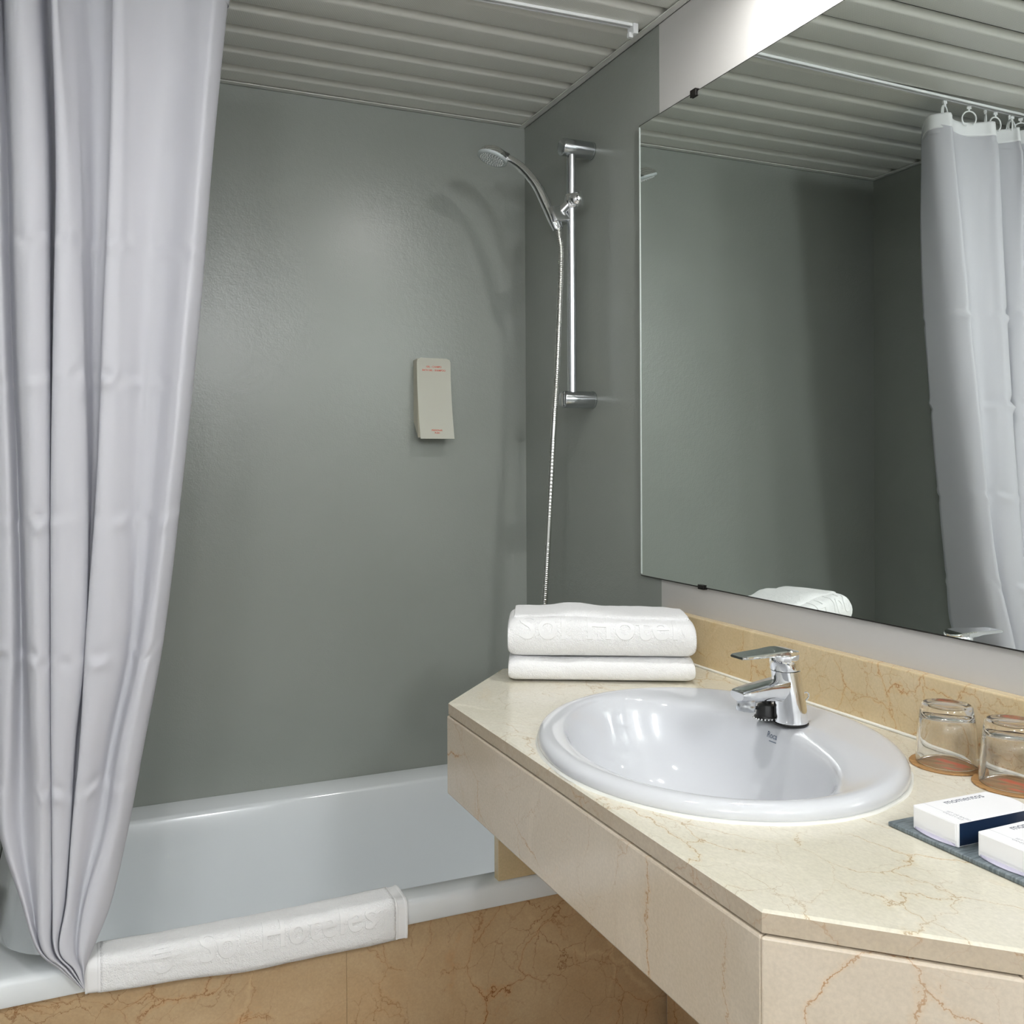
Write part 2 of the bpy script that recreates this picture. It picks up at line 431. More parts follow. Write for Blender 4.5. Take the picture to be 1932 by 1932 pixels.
def tray_mat():
    m, N, L, P = new_mat('grey_leather_tray')
    geo = N.new('ShaderNodeNewGeometry')
    mp = N.new('ShaderNodeMapping'); mp.inputs['Scale'].default_value = (60, 500, 60); mp.inputs['Rotation'].default_value = (0, 0, radians(24)); L.new(geo.outputs['Position'], mp.inputs['Vector'])
    n = N.new('ShaderNodeTexNoise'); n.inputs['Scale'].default_value = 1; n.inputs['Detail'].default_value = 4; L.new(mp.outputs[0], n.inputs['Vector'])
    r = N.new('ShaderNodeMapRange'); r.inputs['From Min'].default_value = 0.35; r.inputs['From Max'].default_value = 0.65; L.new(n.outputs['Fac'], r.inputs['Value'])
    g = N.new('ShaderNodeMix'); g.data_type = 'RGBA'; L.new(r.outputs['Result'], g.inputs['Factor']); g.inputs['A'].default_value = rgb(78, 88, 94); g.inputs['B'].default_value = rgb(120, 130, 134)
    L.new(g.outputs['Result'], P.inputs['Base Color']); P.inputs['Roughness'].default_value = 0.45
    b = N.new('ShaderNodeBump'); b.inputs['Strength'].default_value = 0.3; b.inputs['Distance'].default_value = 0.001; L.new(n.outputs['Fac'], b.inputs['Height']); L.new(b.outputs['Normal'], P.inputs['Normal'])
    return m
M_TRAY = tray_mat()

M_TOP = marble('cream_marble_top', rgb(219, 214, 200), rgb(211, 206, 188), rgb(150, 116, 66), rgb(214, 178, 112), 9.5, 0.72, 3.1, 0.2, (1.25, 0.85, 1), 0.6, 0.28, 0.010)
M_FRONT = marble('beige_marble_front', rgb(206, 194, 177), rgb(198, 184, 164), rgb(156, 104, 48), rgb(206, 158, 96), 7.0, 0.75, 8.4, 0.12, (1, 1, 1), 0.45, 0.30, 0.008)
M_EDGE = marble('beige_marble_edge', rgb(190, 177, 160), rgb(182, 167, 146), rgb(150, 104, 54), rgb(190, 145, 90), 10.0, 0.7, 1.4, 0.2, (1, 1, 1), 0.5, 0.4, 0.010)
M_SPLASH = marble('honey_marble_splash', rgb(208, 190, 156), rgb(200, 178, 138), rgb(158, 100, 40), rgb(210, 154, 72), 11.0, 0.8, 5.7, 0.18, (1, 1, 1), 0.7, 0.6, 0.011)
M_APRON = marble('brown_cream_marble_slab', rgb(194, 168, 132), rgb(182, 152, 114), rgb(122, 70, 20), rgb(200, 128, 50), 9.0, 0.85, 11.9, 0.2, (1, 1, 1), 0.75, 0.55, 0.012)

def emit_mat(name, color, strength):
    m, N, L, P = new_mat(name)
    P.inputs['Base Color'].default_value = (0.9, 0.9, 0.9, 1)
    P.inputs['Emission Color'].default_value = color; P.inputs['Emission Strength'].default_value = strength
    return m
M_LAMP = emit_mat('lit_lamp_glass', (1.0, 0.97, 0.93, 1), 8.0)
from mathutils.bvhtree import BVHTree

def tree_of(o):
    """surface of an object (world coordinates) to lay lettering on"""
    me = o.data
    pm = Matrix.LocRotScale(o.location, o.rotation_euler, None)
    q = o.parent
    while q is not None:
        pm = Matrix.LocRotScale(q.location, q.rotation_euler, None) @ pm; q = q.parent
    return BVHTree.FromPolygons([pm @ v.co for v in me.vertices], [tuple(p.vertices) for p in me.polygons])

def lay_text(bm, origin, xdir, ydir, tree, reach=0.08, lift=0.0003, zs=1.0):
    """lay flat text on a curved surface, following it along the text's own normal"""
    x = Vector(xdir).normalized(); y = Vector(ydir); y = (y - x * y.dot(x)).normalized(); z = x.cross(y); o = Vector(origin)
    for v in bm.verts:
        p = o + x * v.co.x + y * v.co.y
        hit = tree.ray_cast(p + z * reach, -z, reach * 3)
        q = hit[0] if hit[0] is not None else p
        v.co = q + z * (lift + v.co.z * zs)
    return bm

# ================================================================== room shell
S = 'structure'
bm = box_bm(-1.36, 0.1, 0.0, 0.1, 0, 2.2); setp(mesh_obj('wall_back', bm, M_GREY), kind=S)
bm = NB(); add_box(bm, 0.0, 0.1, -0.642, 0.0, 0, 2.2, 0); add_box(bm, 0.0, 0.1, -3.4, -0.642, 0, 2.2, 1)
setp(mesh_obj('wall_right', bm, [M_GREY, M_WHITE]), kind=S)
bm = NB(); add_box(bm, -1.36, -1.26, -0.69, 0.0, 0, 2.2, 0); add_box(bm, -2.1, -1.36, -0.69, -0.59, 0, 2.2, 1); add_box(bm, -2.2, -2.1, -3.4, -0.59, 0, 2.2, 1)
setp(mesh_obj('wall_left', bm, [M_GREY, M_ROOM]), kind=S)
bm = box_bm(-2.2, 0.1, -3.4, -3.3, 0, 2.2); setp(mesh_obj('wall_front', bm, M_ROOM), kind=S)
bm = box_bm(-2.2, 0.1, -3.4, 0.1, -0.05, 0.0); setp(mesh_obj('floor', bm, M_FLOOR), kind=S)
bm = box_bm(-2.2, 0.1, -3.4, 0.1, 2.2, 2.25); CEIL = setp(mesh_obj('ceiling', bm, M_GALV), kind=S)

# ceiling slats: long metal strips with rolled edges, open dark joints between them
PITCH = 0.0989
def slat(y_far, y_near, x0, x1):
    z = 2.150; R = 0.017; h = 0.013
    prof = []
    for k in range(7):                       # near edge rolls up
        a = pi / 2 * k / 6
        prof.append((y_near + R - R * cos(a), z + h - h * sin(a)))
    far_roll = y_far < -0.001
    if far_roll:
        for k in range(7):
            a = pi / 2 * k / 6
            prof.append((y_far - R + R * sin(a), z + h - h * cos(a)))
    else:
        prof.append((y_far, z))
    bm_ = NB()
    a = [bm_.verts.new((x0, y, zz)) for y, zz in prof]; b = [bm_.verts.new((x1, y, zz)) for y, zz in prof]
    for i in range(len(prof) - 1): bm_.faces.new((a[i], b[i], b[i + 1], a[i + 1]))
    return bm_
yj = 0.0
joint = -0.088
k = 0
while yj > -3.25:
    far = yj - 0.0055 if yj < -0.001 else 0.0
    near = max(joint + 0.0055, -3.299)
    o = mesh_obj('slat', slat(far, near, -1.259 if joint > -0.66 else -2.099, -0.0005), M_SLAT, CEIL, 30)
    yj = joint; joint -= PITCH; k += 1

def angle_trim(name, x0, x1, y0, y1, side):
    bm_ = NB(); add_box(bm_, x0, x1, y0, y1, 2.1455, 2.1475)
    if side == 'b': add_box(bm_, x0, x1, y1 - 0.002, y1, 2.1455, 2.165)
    if side == 'r': add_box(bm_, x1 - 0.002, x1, y0, y1, 2.1455, 2.165)
    if side == 'l': add_box(bm_, x0, x0 + 0.002, y0, y1, 2.1455, 2.165)
    return setp(mesh_obj(name, bm_, M_TRIM), kind=S)
angle_trim('trim_1', -1.259, -0.0185, -0.018, -0.0003, 'b')
angle_trim('trim_2', -0.018, -0.0003, -3.299, -0.0003, 'r')
angle_trim('trim_3', -1.2597, -1.242, -0.69, -0.0185, 'l')

# ================================================================== bathtub
t = NB()
X0, X1, Y0, Y1 = -1.2585, -0.0015, -0.682, -0.0015
loops = [rrect(X0, X1, Y0 + 0.048, Y1, 0.012, 0.0), rrect(X0, X1, Y0 + 0.048, Y1, 0.012, 0.4125), rrect(X0, X1, Y0 + 0.002, Y1, 0.012, 0.412),
         rrect(X0, X1, Y0, Y1, 0.012, 0.416), rrect(X0, X1, Y0, Y1, 0.012, 0.444), rrect(X0, X1, Y0 + 0.003, Y1, 0.012, 0.451),
         rrect(X0, X1, Y0 + 0.010, Y1, 0.012, 0.4545)]
ins = [(-1.240, -0.075, -0.632, -0.082, 0.125, 0.4545), (-1.235, -0.080, -0.628, -0.086, 0.122, 0.452), (-1.230, -0.084, -0.624, -0.090, 0.12, 0.446),
       (-1.222, -0.092, -0.617, -0.097, 0.118, 0.41), (-1.195, -0.115, -0.600, -0.115, 0.115, 0.28), (-1.165, -0.145, -0.580, -0.135, 0.11, 0.16),
       (-1.13, -0.18, -0.555, -0.160, 0.10, 0.115), (-1.08, -0.23, -0.52, -0.195, 0.09, 0.104)]
loops += [rrect(a, b, c, d, r, z) for a, b, c, d, r, z in ins]
loft(t, loops, True, True)
TUB = thing_mesh('bathtub', t, M_TUB, (-0.63, -0.34, 0.0), 'white enamelled bathtub built in along the grey wall behind the shower curtain', 'bathtub', smooth=50)

# marble slabs closing the front of the tub
BP = empty('tub_surround', (-0.63, -0.645, 0), 'brown veined marble surround of two slabs below the rim of the white bathtub', 'surround')
for a, b in ((-1.259, -0.6735), (-0.6731, -0.0005)):
    mesh_obj('marble_slab', box_bm(a, b, -0.6548, -0.636, 0.0, 0.404, 0.0006), M_APRON, BP)
mesh_obj('sealant', box_bm(-1.259, -0.0005, -0.6562, -0.640, 0.404, 0.4105, 0.001), M_SEAL, BP)

# ================================================================== vanity counter
POLY = [(-0.0005, -0.66), (-0.371, -0.66), (-0.5515, -0.848), (-0.5515, -1.6116), (-0.405, -1.7474), (-0.0005, -1.7474)]
def inset(poly, d):
    n = len(poly); out = []
    area = sum(poly[i][0] * poly[(i + 1) % n][1] - poly[(i + 1) % n][0] * poly[i][1] for i in range(n))
    sg = 1 if area > 0 else -1
    for i in range(n):
        p = Vector(poly[i - 1]); c = Vector(poly[i]); q = Vector(poly[(i + 1) % n])
        e1 = (c - p).normalized(); e2 = (q - c).normalized()
        n1 = Vector((-e1.y, e1.x)) * sg; n2 = Vector((-e2.y, e2.x)) * sg
        b = (n1 + n2); b = b / (b.length ** 2) * 2
        r = c + b * d * (1 if True else 0)
        out.append((r.x, r.y))
    return out
BC = Vector((-0.308, -1.218)); BA, BB, BANG = 0.270, 0.236, radians(74)
def ell(ctr, a, b, ang, z, n=96, off=0.0, skew=0.0):
    ux = Vector((cos(ang), sin(ang))); uy = Vector((-sin(ang), cos(ang))); out = []
    for k_ in range(n):
        th = 2 * pi * k_ / n
        p = Vector(ctr) + ux * (a + off) * cos(th) + uy * (b + off) * sin(th)
        out.append(Vector((p.x, p.y, z)))
    return out
VAN = empty('vanity_counter', (-0.27, -1.2, 0.70), 'cream veined marble vanity counter with clipped corners beside the bathtub', 'vanity')
bm = NB()
top_in = inset(POLY, 0.0025)
ov = [bm.verts.new((x, y, 0.850)) for x, y in top_in]
iv = [bm.verts.new(p) for p in ell(BC, BA, BB, BANG, 0.850, 96, -0.016)]
oe = [bm.edges.new((ov[i], ov[(i + 1) % len(ov)])) for i in range(len(ov))]
ie = [bm.edges.new((iv[i], iv[(i + 1) % len(iv)])) for i in range(len(iv))]
bmesh.ops.triangle_fill(bm, use_beauty=True, edges=oe + ie)
m1 = [bm.verts.new((x, y, 0.8475)) for x, y in POLY]; m0 = [bm.verts.new((x, y, 0.830)) for x, y in POLY]
n = len(POLY)
side = []
for i in range(n):
    j = (i + 1) % n
    bm.faces.new((ov[i], ov[j], m1[j], m1[i]))
    f = bm.faces.new((m1[i], m1[j], m0[j], m0[i])); f.material_index = 1
ib = [bm.verts.new((v.co.x, v.co.y, 0.830)) for v in iv]
for i in range(len(iv)):
    j = (i + 1) % len(iv); bm.faces.new((iv[i], iv[j], ib[j], ib[i]))
be = [bm.edges.get((m0[i], m0[(i + 1) % n])) for i in range(n)] + [bm.edges.get((ib[i], ib[(i + 1) % len(ib)])) for i in range(len(ib))]
bmesh.ops.triangle_fill(bm, use_beauty=True, edges=be)
mesh_obj('worktop', bm, [M_TOP, M_EDGE], VAN)
# apron panels under the worktop, a shade proud of it, bevelled along the top
PO = inset(POLY, -0.0025); PI = inset(POLY, 0.017)
PO = [(min(x, -0.0005), y) for x, y in PO]
def panel(i, j, nm):
    mesh_obj(nm, prism_bm([PO[i], PO[j], PI[j], PI[i]], 0.701, 0.8275, 0.0022, 2), M_FRONT, VAN)
panel(2, 3, 'front_panel'); panel(1, 2, 'corner_panel'); panel(3, 4, 'corner_panel'); panel(4, 5, 'end_panel')
mesh_obj('support_panel', box_bm(-0.3865, -0.0005, -0.674, -0.655, 0.4548, 0.830, 0.0012), M_SPLASH, VAN)
mesh_obj('rear_panel', box_bm(-0.014, -0.0005, -1.74, -0.6745, 0.0005, 0.70, 0.001), M_APRON, VAN)
mesh_obj('backsplash', box_bm(-0.020, -0.0005, -1.7474, -0.66, 0.8502, 0.942, 0.0022, 2), M_SPLASH, VAN)
mesh_obj('splash_sealant', prism_bm([(-0.0255, -0.665), (-0.0255, -1.745), (-0.0198, -1.745), (-0.0198, -0.665)], 0.8502, 0.8535, 0.0008, 1), M_SEAL, VAN)

# ================================================================== washbasin
OC = Vector((-0.345, -1.220)); OA, OB, OANG = 0.236, 0.158, radians(82)
BAS = empty('washbasin', (BC.x, BC.y, 0.85), 'white oval ceramic washbasin set into the cream marble counter', 'washbasin')
bm = NB()
def mixl(p, q, f, z): return [Vector((a.x + (b.x - a.x) * f, a.y + (b.y - a.y) * f, z)) for a, b in zip(p, q)]
N_ = 96
# start both loops at matching angles
Eo = lambda off, z: ell(BC, BA, BB, radians(74), z, N_, off)
def open_loop(s, z, sh=(0, 0)):
    # same angular parameter, own axes
    return [Vector((p.x + sh[0], p.y + sh[1], z)) for p in ell(OC, OA * s, OB * s, OANG, z, N_)]
L = [Eo(-0.03, 0.8425), Eo(-0.012, 0.8505), Eo(0.0, 0.8510), Eo(0.0015, 0.8555), Eo(0.0002, 0.8625), Eo(-0.0045, 0.8682), Eo(-0.012, 0.8708), Eo(-0.021, 0.8700)]
L.append(mixl(Eo(-0.021, 0.87), open_loop(1.0, 0.86), 0.45, 0.8672))
L.append(mixl(Eo(-0.021, 0.87), open_loop(1.0, 0.86), 0.80, 0.8648))
L += [open_loop(1.0, 0.8615), open_loop(0.972, 0.8545), open_loop(0.945, 0.840), open_loop(0.90, 0.812, (0.002, 0)), open_loop(0.82, 0.778, (0.006, 0)),
      open_loop(0.68, 0.749, (0.012, 0)), open_loop(0.48, 0.731, (0.018, 0)), open_loop(0.25, 0.7225, (0.02, 0)), open_loop(0.10, 0.7205, (0.02, 0))]
loft(bm, L, False, True)
BO = mesh_obj('bowl', bm, M_PORC, BAS, 180)
sd = BO.modifiers.new('smooth', 'SUBSURF'); sd.levels = 1; sd.render_levels = 1
bm = NB()
ring = []
for zz, off in ((0.8500, 0.0036), (0.8518, 0.0026), (0.8530, 0.0006), (0.8522, -0.003)):
    lp = Eo(off, zz)
    for i, p in enumerate(lp):
        d = (Vector((p.x, p.y)) - BC).normalized()
        kf = 0.0016 * (noise.noise(Vector((p.x * 45, p.y * 45, 3.1))) + 0.4 * noise.noise(Vector((p.x * 140, p.y * 140, 7)))) if off > 0.003 else 0
        p.x += d.x * kf; p.y += d.y * kf
    ring.append(lp)
loft(bm, ring, False, False)
mesh_obj('sealant', bm, M_SEAL, BAS, 180)
bm = NB(); lathe(bm, [(0.0, 0.7215), (0.030, 0.7215), (0.032, 0.7235), (0.028, 0.7250), (0.021, 0.7242), (0.019, 0.7222), (0.0, 0.7222)], (OC.x + 0.02, OC.y, 0), (0, 0, 1), 32, False, False)
mesh_obj('drain_ring', bm, M_CHROME, BAS, 40)
tr = tree_of(BO)
bm = text_bm('Roca', 0.0105, 0.0001, cuts=0.003)
mesh_obj('lettering', lay_text(bm, (-0.1935, -1.2025, 0.850), (0, -1, 0), (1, 0, 0.9), tr), M_INKBLUE, BAS)
bm = NB(); add_box(bm, -0.004, 0.011, -0.0072, -0.0062, -0.0001, 0.0001)
mesh_obj('lettering', lay_text(bm, (-0.1935, -1.2025, 0.850), (0, -1, 0), (1, 0, 0.9), tr), M_INKBLUE, BAS)

# ================================================================== basin mixer tap
FX, FY, FZ = -0.1665, -1.2125, 0.8668
TAP = empty('basin_tap', (FX, FY, FZ), 'chrome single lever mixer tap standing on the rear ledge of the washbasin', 'tap')
def ellring(cx, cy_, z, rx, ry, n=32, tilt=0.0):
    return [Vector((cx + rx * cos(2 * pi * k_ / n), cy_ + ry * sin(2 * pi * k_ / n), z + tilt * rx * cos(2 * pi * k_ / n))) for k_ in range(n)]
bm = NB()
loft(bm, [ellring(FX, FY, FZ, 0.0215, 0.0215), ellring(FX, FY, FZ + 0.0016, 0.0232, 0.0232), ellring(FX, FY, FZ + 0.004, 0.0236, 0.0236), ellring(FX - 0.001, FY, FZ + 0.02, 0.0226, 0.0226), ellring(FX - 0.004, FY, FZ + 0.045, 0.0212, 0.0212),
          ellring(FX - 0.008, FY, FZ + 0.066, 0.0206, 0.0206), ellring(FX - 0.010, FY, FZ + 0.0765, 0.0204, 0.0204), ellring(FX - 0.010, FY, FZ + 0.0768, 0.0190, 0.0190)], True, True)
mesh_obj('body', bm, M_CHROME, TAP, 40)
bm = NB(); loft(bm, [ellring(FX, FY, FZ - 0.0004, 0.0242, 0.0242), ellring(FX, FY, FZ + 0.0012, 0.0242, 0.0242)], True, True)
mesh_obj('base_gasket', bm, M_BLACKGAP, TAP, 40)
# spout: flat top, rounded belly, reaching over the bowl
def spout_sec(x, zt, zb, hw, n=20):
    pts = []
    for k_ in range(n + 1):
        a = pi + pi * k_ / n
        pts.append(Vector((x, FY + hw * cos(a), zt - 0.004 + (zt - 0.004 - zb) * sin(a))))
    pts += [Vector((x, FY + hw, zt - 0.0015)), Vector((x, FY + hw - 0.0022, zt)), Vector((x, FY - hw + 0.0022, zt)), Vector((x, FY - hw, zt - 0.0015))]
    return pts
bm = NB()
SZ = FZ
loft(bm, [spout_sec(FX + 0.004, SZ + 0.0665, SZ + 0.030, 0.0175), spout_sec(FX - 0.016, SZ + 0.0650, SZ + 0.031, 0.0185), spout_sec(FX - 0.035, SZ + 0.0625, SZ + 0.034, 0.0178), spout_sec(FX - 0.060, SZ + 0.0595, SZ + 0.0355, 0.0170),
          spout_sec(FX - 0.082, SZ + 0.0565, SZ + 0.0365, 0.0164), spout_sec(FX - 0.091, SZ + 0.0548, SZ + 0.0385, 0.0155), spout_sec(FX - 0.0945, SZ + 0.0530, SZ + 0.0420, 0.0140)], True, True)
mesh_obj('spout', bm, M_CHROME, TAP, 45)
bm = NB(); ax_ = Vector((-0.12, 0, -1)).normalized()
lathe(bm, [(0.0128, -0.004), (0.0132, 0.002), (0.0128, 0.0035), (0.0132, 0.005), (0.0132, 0.0115), (0.0122, 0.0128), (0.0100, 0.0128), (0.0095, 0.0105), (0.0, 0.0105)], (FX - 0.0785, FY, SZ + 0.0385), ax_, 24)
mesh_obj('aerator', bm, M_SATIN, TAP, 40)
# lever: cap on the cartridge plus a long flat plate
bm = NB()
CX_ = FX - 0.0108
loft(bm, [ellring(CX_, FY, FZ + 0.0772, 0.0196, 0.0196), ellring(CX_, FY, FZ + 0.0790, 0.0207, 0.0207), ellring(CX_ - 0.001, FY, FZ + 0.090, 0.0205, 0.0205),
          ellring(CX_ - 0.001, FY, FZ + 0.0985, 0.0208, 0.0206), ellring(CX_ - 0.001, FY, FZ + 0.1005, 0.0195, 0.0195)], True, True)
mesh_obj('cartridge_cap', bm, M_CHROME, TAP, 40)
bm = NB()
def lever_sec(x, z, hw, th):
    c = 0.0016
    return [Vector((x, FY - hw, z - c)), Vector((x, FY - hw + c, z)), Vector((x, FY + hw - c, z)), Vector((x, FY + hw, z - c)), Vector((x, FY + hw, z - th + c)), Vector((x, FY + hw - c, z - th)), Vector((x, FY - hw + c, z - th)), Vector((x, FY - hw, z - th + c))]
ls = []
for d_ in (0.0206, 0.0200, 0.0180, 0.0150, 0.0110, 0.0060, 0.0):       # rounded back over the cap
    ls.append((CX_ - 0.001 + d_, 0.1030 + 0.0040 * (1 - (d_ / 0.0206) ** 1.6), max(0.0030, sqrt(max(0, 0.0207 ** 2 - d_ ** 2))), 0.0046 + 0.0040 * (1 - d_ / 0.0206)))
ls += [(CX_ - 0.011, 0.1076, 0.0203, 0.0090), (CX_ - 0.021, 0.1072, 0.0195, 0.0085), (FX - 0.045, 0.1062, 0.0182, 0.0062), (FX - 0.070, 0.1052, 0.0168, 0.0052), (FX - 0.088, 0.1044, 0.0156, 0.0046), (FX - 0.0935, 0.1040, 0.0145, 0.0040), (FX - 0.0950, 0.1034, 0.0136, 0.0034)]
loft(bm, [lever_sec(x, FZ + z, hw, th) for x, z, hw, th in ls], True, True)
mesh_obj('lever', bm, M_CHROME, TAP, 35)
bm = text_bm('Roca', 0.0062, 0.0001)
ctr = Vector((CX_ - 0.0190, FY - 0.0085, FZ + 0.091)); nn = Vector((-0.92, -0.38, 0))
place_text(bm, ctr + nn * 0.0006, Vector((0.38, -0.92, 0)), (0, 0, 1)); mesh_obj('lettering', bm, M_INK, TAP)
bm = NB(); torus(bm, (FX + 0.0235, FY - 0.003, FZ + 0.036), (0, 1, 0.2), 0.0062, 0.0011, 18, 6)
tube(bm, [(FX + 0.012, FY, FZ + 0.046), (FX + 0.020, FY - 0.002, FZ + 0.041)], 0.0016, 8)
mesh_obj('chain_ring', bm, M_CHROME, TAP, 60)
bm = NB(); sphere(bm, (FX - 0.0165, FY - 0.0135, FZ + 0.0375), 0.0012, 8, 6); mesh_obj('set_screw', bm, M_BLACKGAP, TAP, 180)

# black plug parked beside the tap
PX, PY, PZ = -0.186, -1.1835, 0.8672
PLUG = empty('basin_plug', (PX, PY, PZ), 'black rubber basin plug with bead chain standing beside the chrome tap', 'plug')
bm = NB(); lathe(bm, [(0.0, 0), (0.0165, 0), (0.0178, 0.0016), (0.0172, 0.004), (0.0150, 0.0052), (0.0140, 0.0150), (0.0128, 0.0205), (0.0085, 0.0220), (0.0070, 0.0225), (0.0062, 0.0285), (0.0, 0.0290)], (PX, PY, PZ), (0.06, 0.03, 1), 28, False, False)
mesh_obj('stopper', bm, M_RUBBER, PLUG, 40)
bm = NB()
for k_ in range(9):
    a = radians(150 + k_ * 15)
    sphere(bm, (PX + 0.0185 * cos(a), PY + 0.0185 * sin(a), PZ + 0.0020 + 0.0002 * k_), 0.0014, 8, 6)
for k_ in range(4): sphere(bm, (PX - 0.004 + 0.0025 * k_, PY - 0.004 - 0.0012 * k_, PZ + 0.0295 - 0.0004 * k_ * k_), 0.0014, 8, 6)
setp(mesh_obj('bead_chain', bm, M_CHROME, PLUG, 180), kind='stuff')
bm = NB()
tube(bm, [(PX - 0.004, PY, PZ + 0.018), (PX - 0.013, PY + 0.004, PZ + 0.0165), (PX - 0.0215, PY + 0.008, PZ + 0.0145)], [0.004, 0.0028, 0.0008], 8)
mesh_obj('pull_tab', bm, M_RUBBER, PLUG, 180)

# ================================================================== mirror
MIR = empty('wall_mirror', (0, -1.207, 1.478), 'large frameless wall mirror clipped above the marble counter', 'mirror')
bm = NB(); fs = add_box(bm, -0.0062, -0.0004, -1.84, -0.5747, 1.0, 1.9565, 1)
for f in fs:
    if abs(f.calc_center_median().x + 0.0062) < 1e-5: f.material_index = 0
mesh_obj('mirror_glass', bm, [M_MIRROR, M_GEDGE], MIR)
mesh_obj('dark_edge', box_bm(-0.0066, -0.0003, -1.84, -0.5747, 0.9985, 1.0004), M_CLIP, MIR)
mesh_obj('dark_edge', box_bm(-0.0064, -0.0003, -1.84, -0.5747, 1.9562, 1.9574), M_CLIP, MIR)
mesh_obj('polished_edge', box_bm(-0.0068, -0.0063, -0.5785, -0.5747, 1.003, 1.9535), M_GEDGE, MIR)
for yc_, z0, z1 in ((-0.770, 1.948, 1.9625), (-1.645, 1.948, 1.9625), (-0.788, 0.9955, 1.0045), (-1.645, 0.9955, 1.0045)):
    bm = NB(); add_box(bm, -0.0105, -0.0066, yc_ - 0.009, yc_ + 0.009, z0, z1)
    zz = (z1 - 0.003, z1) if z0 > 1.5 else (z0, z0 + 0.003)
    add_box(bm, -0.0105, -0.0003, yc_ - 0.009, yc_ + 0.009, zz[0], zz[1]); bevel_all(bm, 0.0008, 1)
    mesh_obj('clip', bm, M_CLIP, MIR)

# ================================================================== shower rail, hand shower
RX, RY = -0.0555, -0.3634
RAIL = empty('shower_rail', (0, RY, 1.386), 'chrome shower riser rail on two round brackets beside the mirror', 'shower rail')
bm = NB(); lathe(bm, [(0.0110, 1.39), (0.0110, 1.966)], (RX, RY, 0), (0, 0, 1), 28); mesh_obj('bar', bm, M_SATIN, RAIL, 40)
for zc in (1.971, 1.3865):
    bm = NB(); lathe(bm, [(0.0205, 0.0004), (0.0205, 0.004), (0.0200, 0.0045), (0.0200, 0.0785), (0.0188, 0.0815), (0.0165, 0.0828), (0.0, 0.0830)], (0, RY, zc), (-1, 0, 0), 36)
    mesh_obj('bracket', bm, mat('bracket_chrome', (0.52, 0.545, 0.56, 1), 0.16, metal=1.0) if zc > 1.9 else bpy.data.materials['bracket_chrome'], RAIL, 40)
ZS = 1.846
bm = NB(); lathe(bm, [(0.0150, -0.0160), (0.0165, -0.014), (0.0165, 0.014), (0.0150, 0.0160)], (RX, RY, ZS), (0, 0, 1), 28)
sphere(bm, (RX + 0.006, RY - 0.014, ZS + 0.002), 0.0192, 20, 14)
mesh_obj('slider_knob', bm, M_CHROME, RAIL, 50)
HP = Vector((-0.0985, -0.3585, 1.8095))           # where the holder grips the handle
ha = (Vector((-0.1124, -0.345, 1.8399)) - Vector((-0.1024, -0.36, 1.8003))).normalized()
bm = NB(); tube(bm, [Vector((RX - 0.006, RY, ZS - 0.004)), HP + Vector((0.012, -0.001, 0.006))], 0.0105, 18)
mesh_obj('slider_arm', bm, M_HOLDER, RAIL, 50)
bm = NB(); side = Vector((1, 0, 0)) - ha * ha.x; side.normalize(); fr_ = ha.cross(side)
hb = []
for d in (-0.019, 0.019):
    hb.append([HP + ha * d + side * sx + fr_ * sy for sx, sy in ((0.031, -0.012), (0.031, 0.012), (0.016, 0.0145), (-0.008, 0.0145), (-0.0135, 0.006), (-0.0135, -0.006), (-0.008, -0.0145), (0.016, -0.0145))])
loft(bm, hb); bevel_all(bm, 0.0018, 2)
mesh_obj('holder', bm, M_HOLDER, RAIL, 30)
mesh_obj('bar_stop', box_bm(RX - 0.003, RX + 0.003, RY - 0.0315, RY - 0.0305, ZS - 0.004, ZS + 0.007), M_BLACKGAP, RAIL)

HS = empty('hand_shower', HP, 'chrome hand shower with curved handle hung on the riser rail, with metal hose', 'hand shower')
hp = catmull([(-0.0945, -0.366, 1.778), (-0.1024, -0.36, 1.8003), (-0.1124, -0.345, 1.8399), (-0.128, -0.33, 1.8853), (-0.1496, -0.31, 1.9232), (-0.1716, -0.29, 1.9489), (-0.190, -0.279, 1.9600)], 8)
nh = len(hp)
rad = [0.0098 + 0.0022 * sin(pi * min(1, i / (nh * 0.75))) - 0.0012 * max(0, (i / nh - 0.7) / 0.3) for i in range(nh)]
bm = NB(); tube(bm, hp, rad, 18); mesh_obj('handle', bm, M_CHROME, HS, 60)
HC = Vector((-0.2125, -0.268, 1.9605)); hn = Vector((-0.35, 0.03, -0.94)).normalized()
bm = NB(); lathe(bm, [(0.0, -0.022), (0.010, -0.0215), (0.021, -0.0185), (0.030, -0.012), (0.0355, -0.004), (0.0368, 0.001)], HC, hn, 40, False, False)
mesh_obj('head', bm, M_CHROME, HS, 60)
bm = NB(); tube(bm, [Vector((-0.181, -0.283, 1.9555)), Vector((-0.192, -0.278, 1.961)), HC - hn * 0.006 + (Vector((-0.181, -0.283, 1.9555)) - HC).normalized() * 0.014], [0.0125, 0.0135, 0.0155], 18)
mesh_obj('neck', bm, mat('dark_chrome', (0.34, 0.35, 0.36, 1), 0.08, metal=1.0), HS, 60)
bm = NB(); lathe(bm, [(0.0368, 0.0008), (0.0368, 0.0045), (0.0352, 0.0068), (0.0305, 0.0078), (0.0300, 0.0072), (0.0, 0.0076)], HC, hn, 40, False, False)
mesh_obj('spray_face', bm, M_GREYPLASTIC, HS, 60)
bm = NB(); ex, ey, ez = frame_of(hn)
for R_, q in ((0.006, 6), (0.0115, 11), (0.017, 16), (0.0225, 21), (0.0275, 26)):
    for k_ in range(q):
        a = 2 * pi * k_ / q + R_ * 90
        sphere(bm, HC + hn * 0.0078 + (ex * cos(a) + ey * sin(a)) * R_, 0.0015, 6, 4)
setp(mesh_obj('spray_nozzles', bm, M_NOZZLE, HS, 180), kind='stuff')
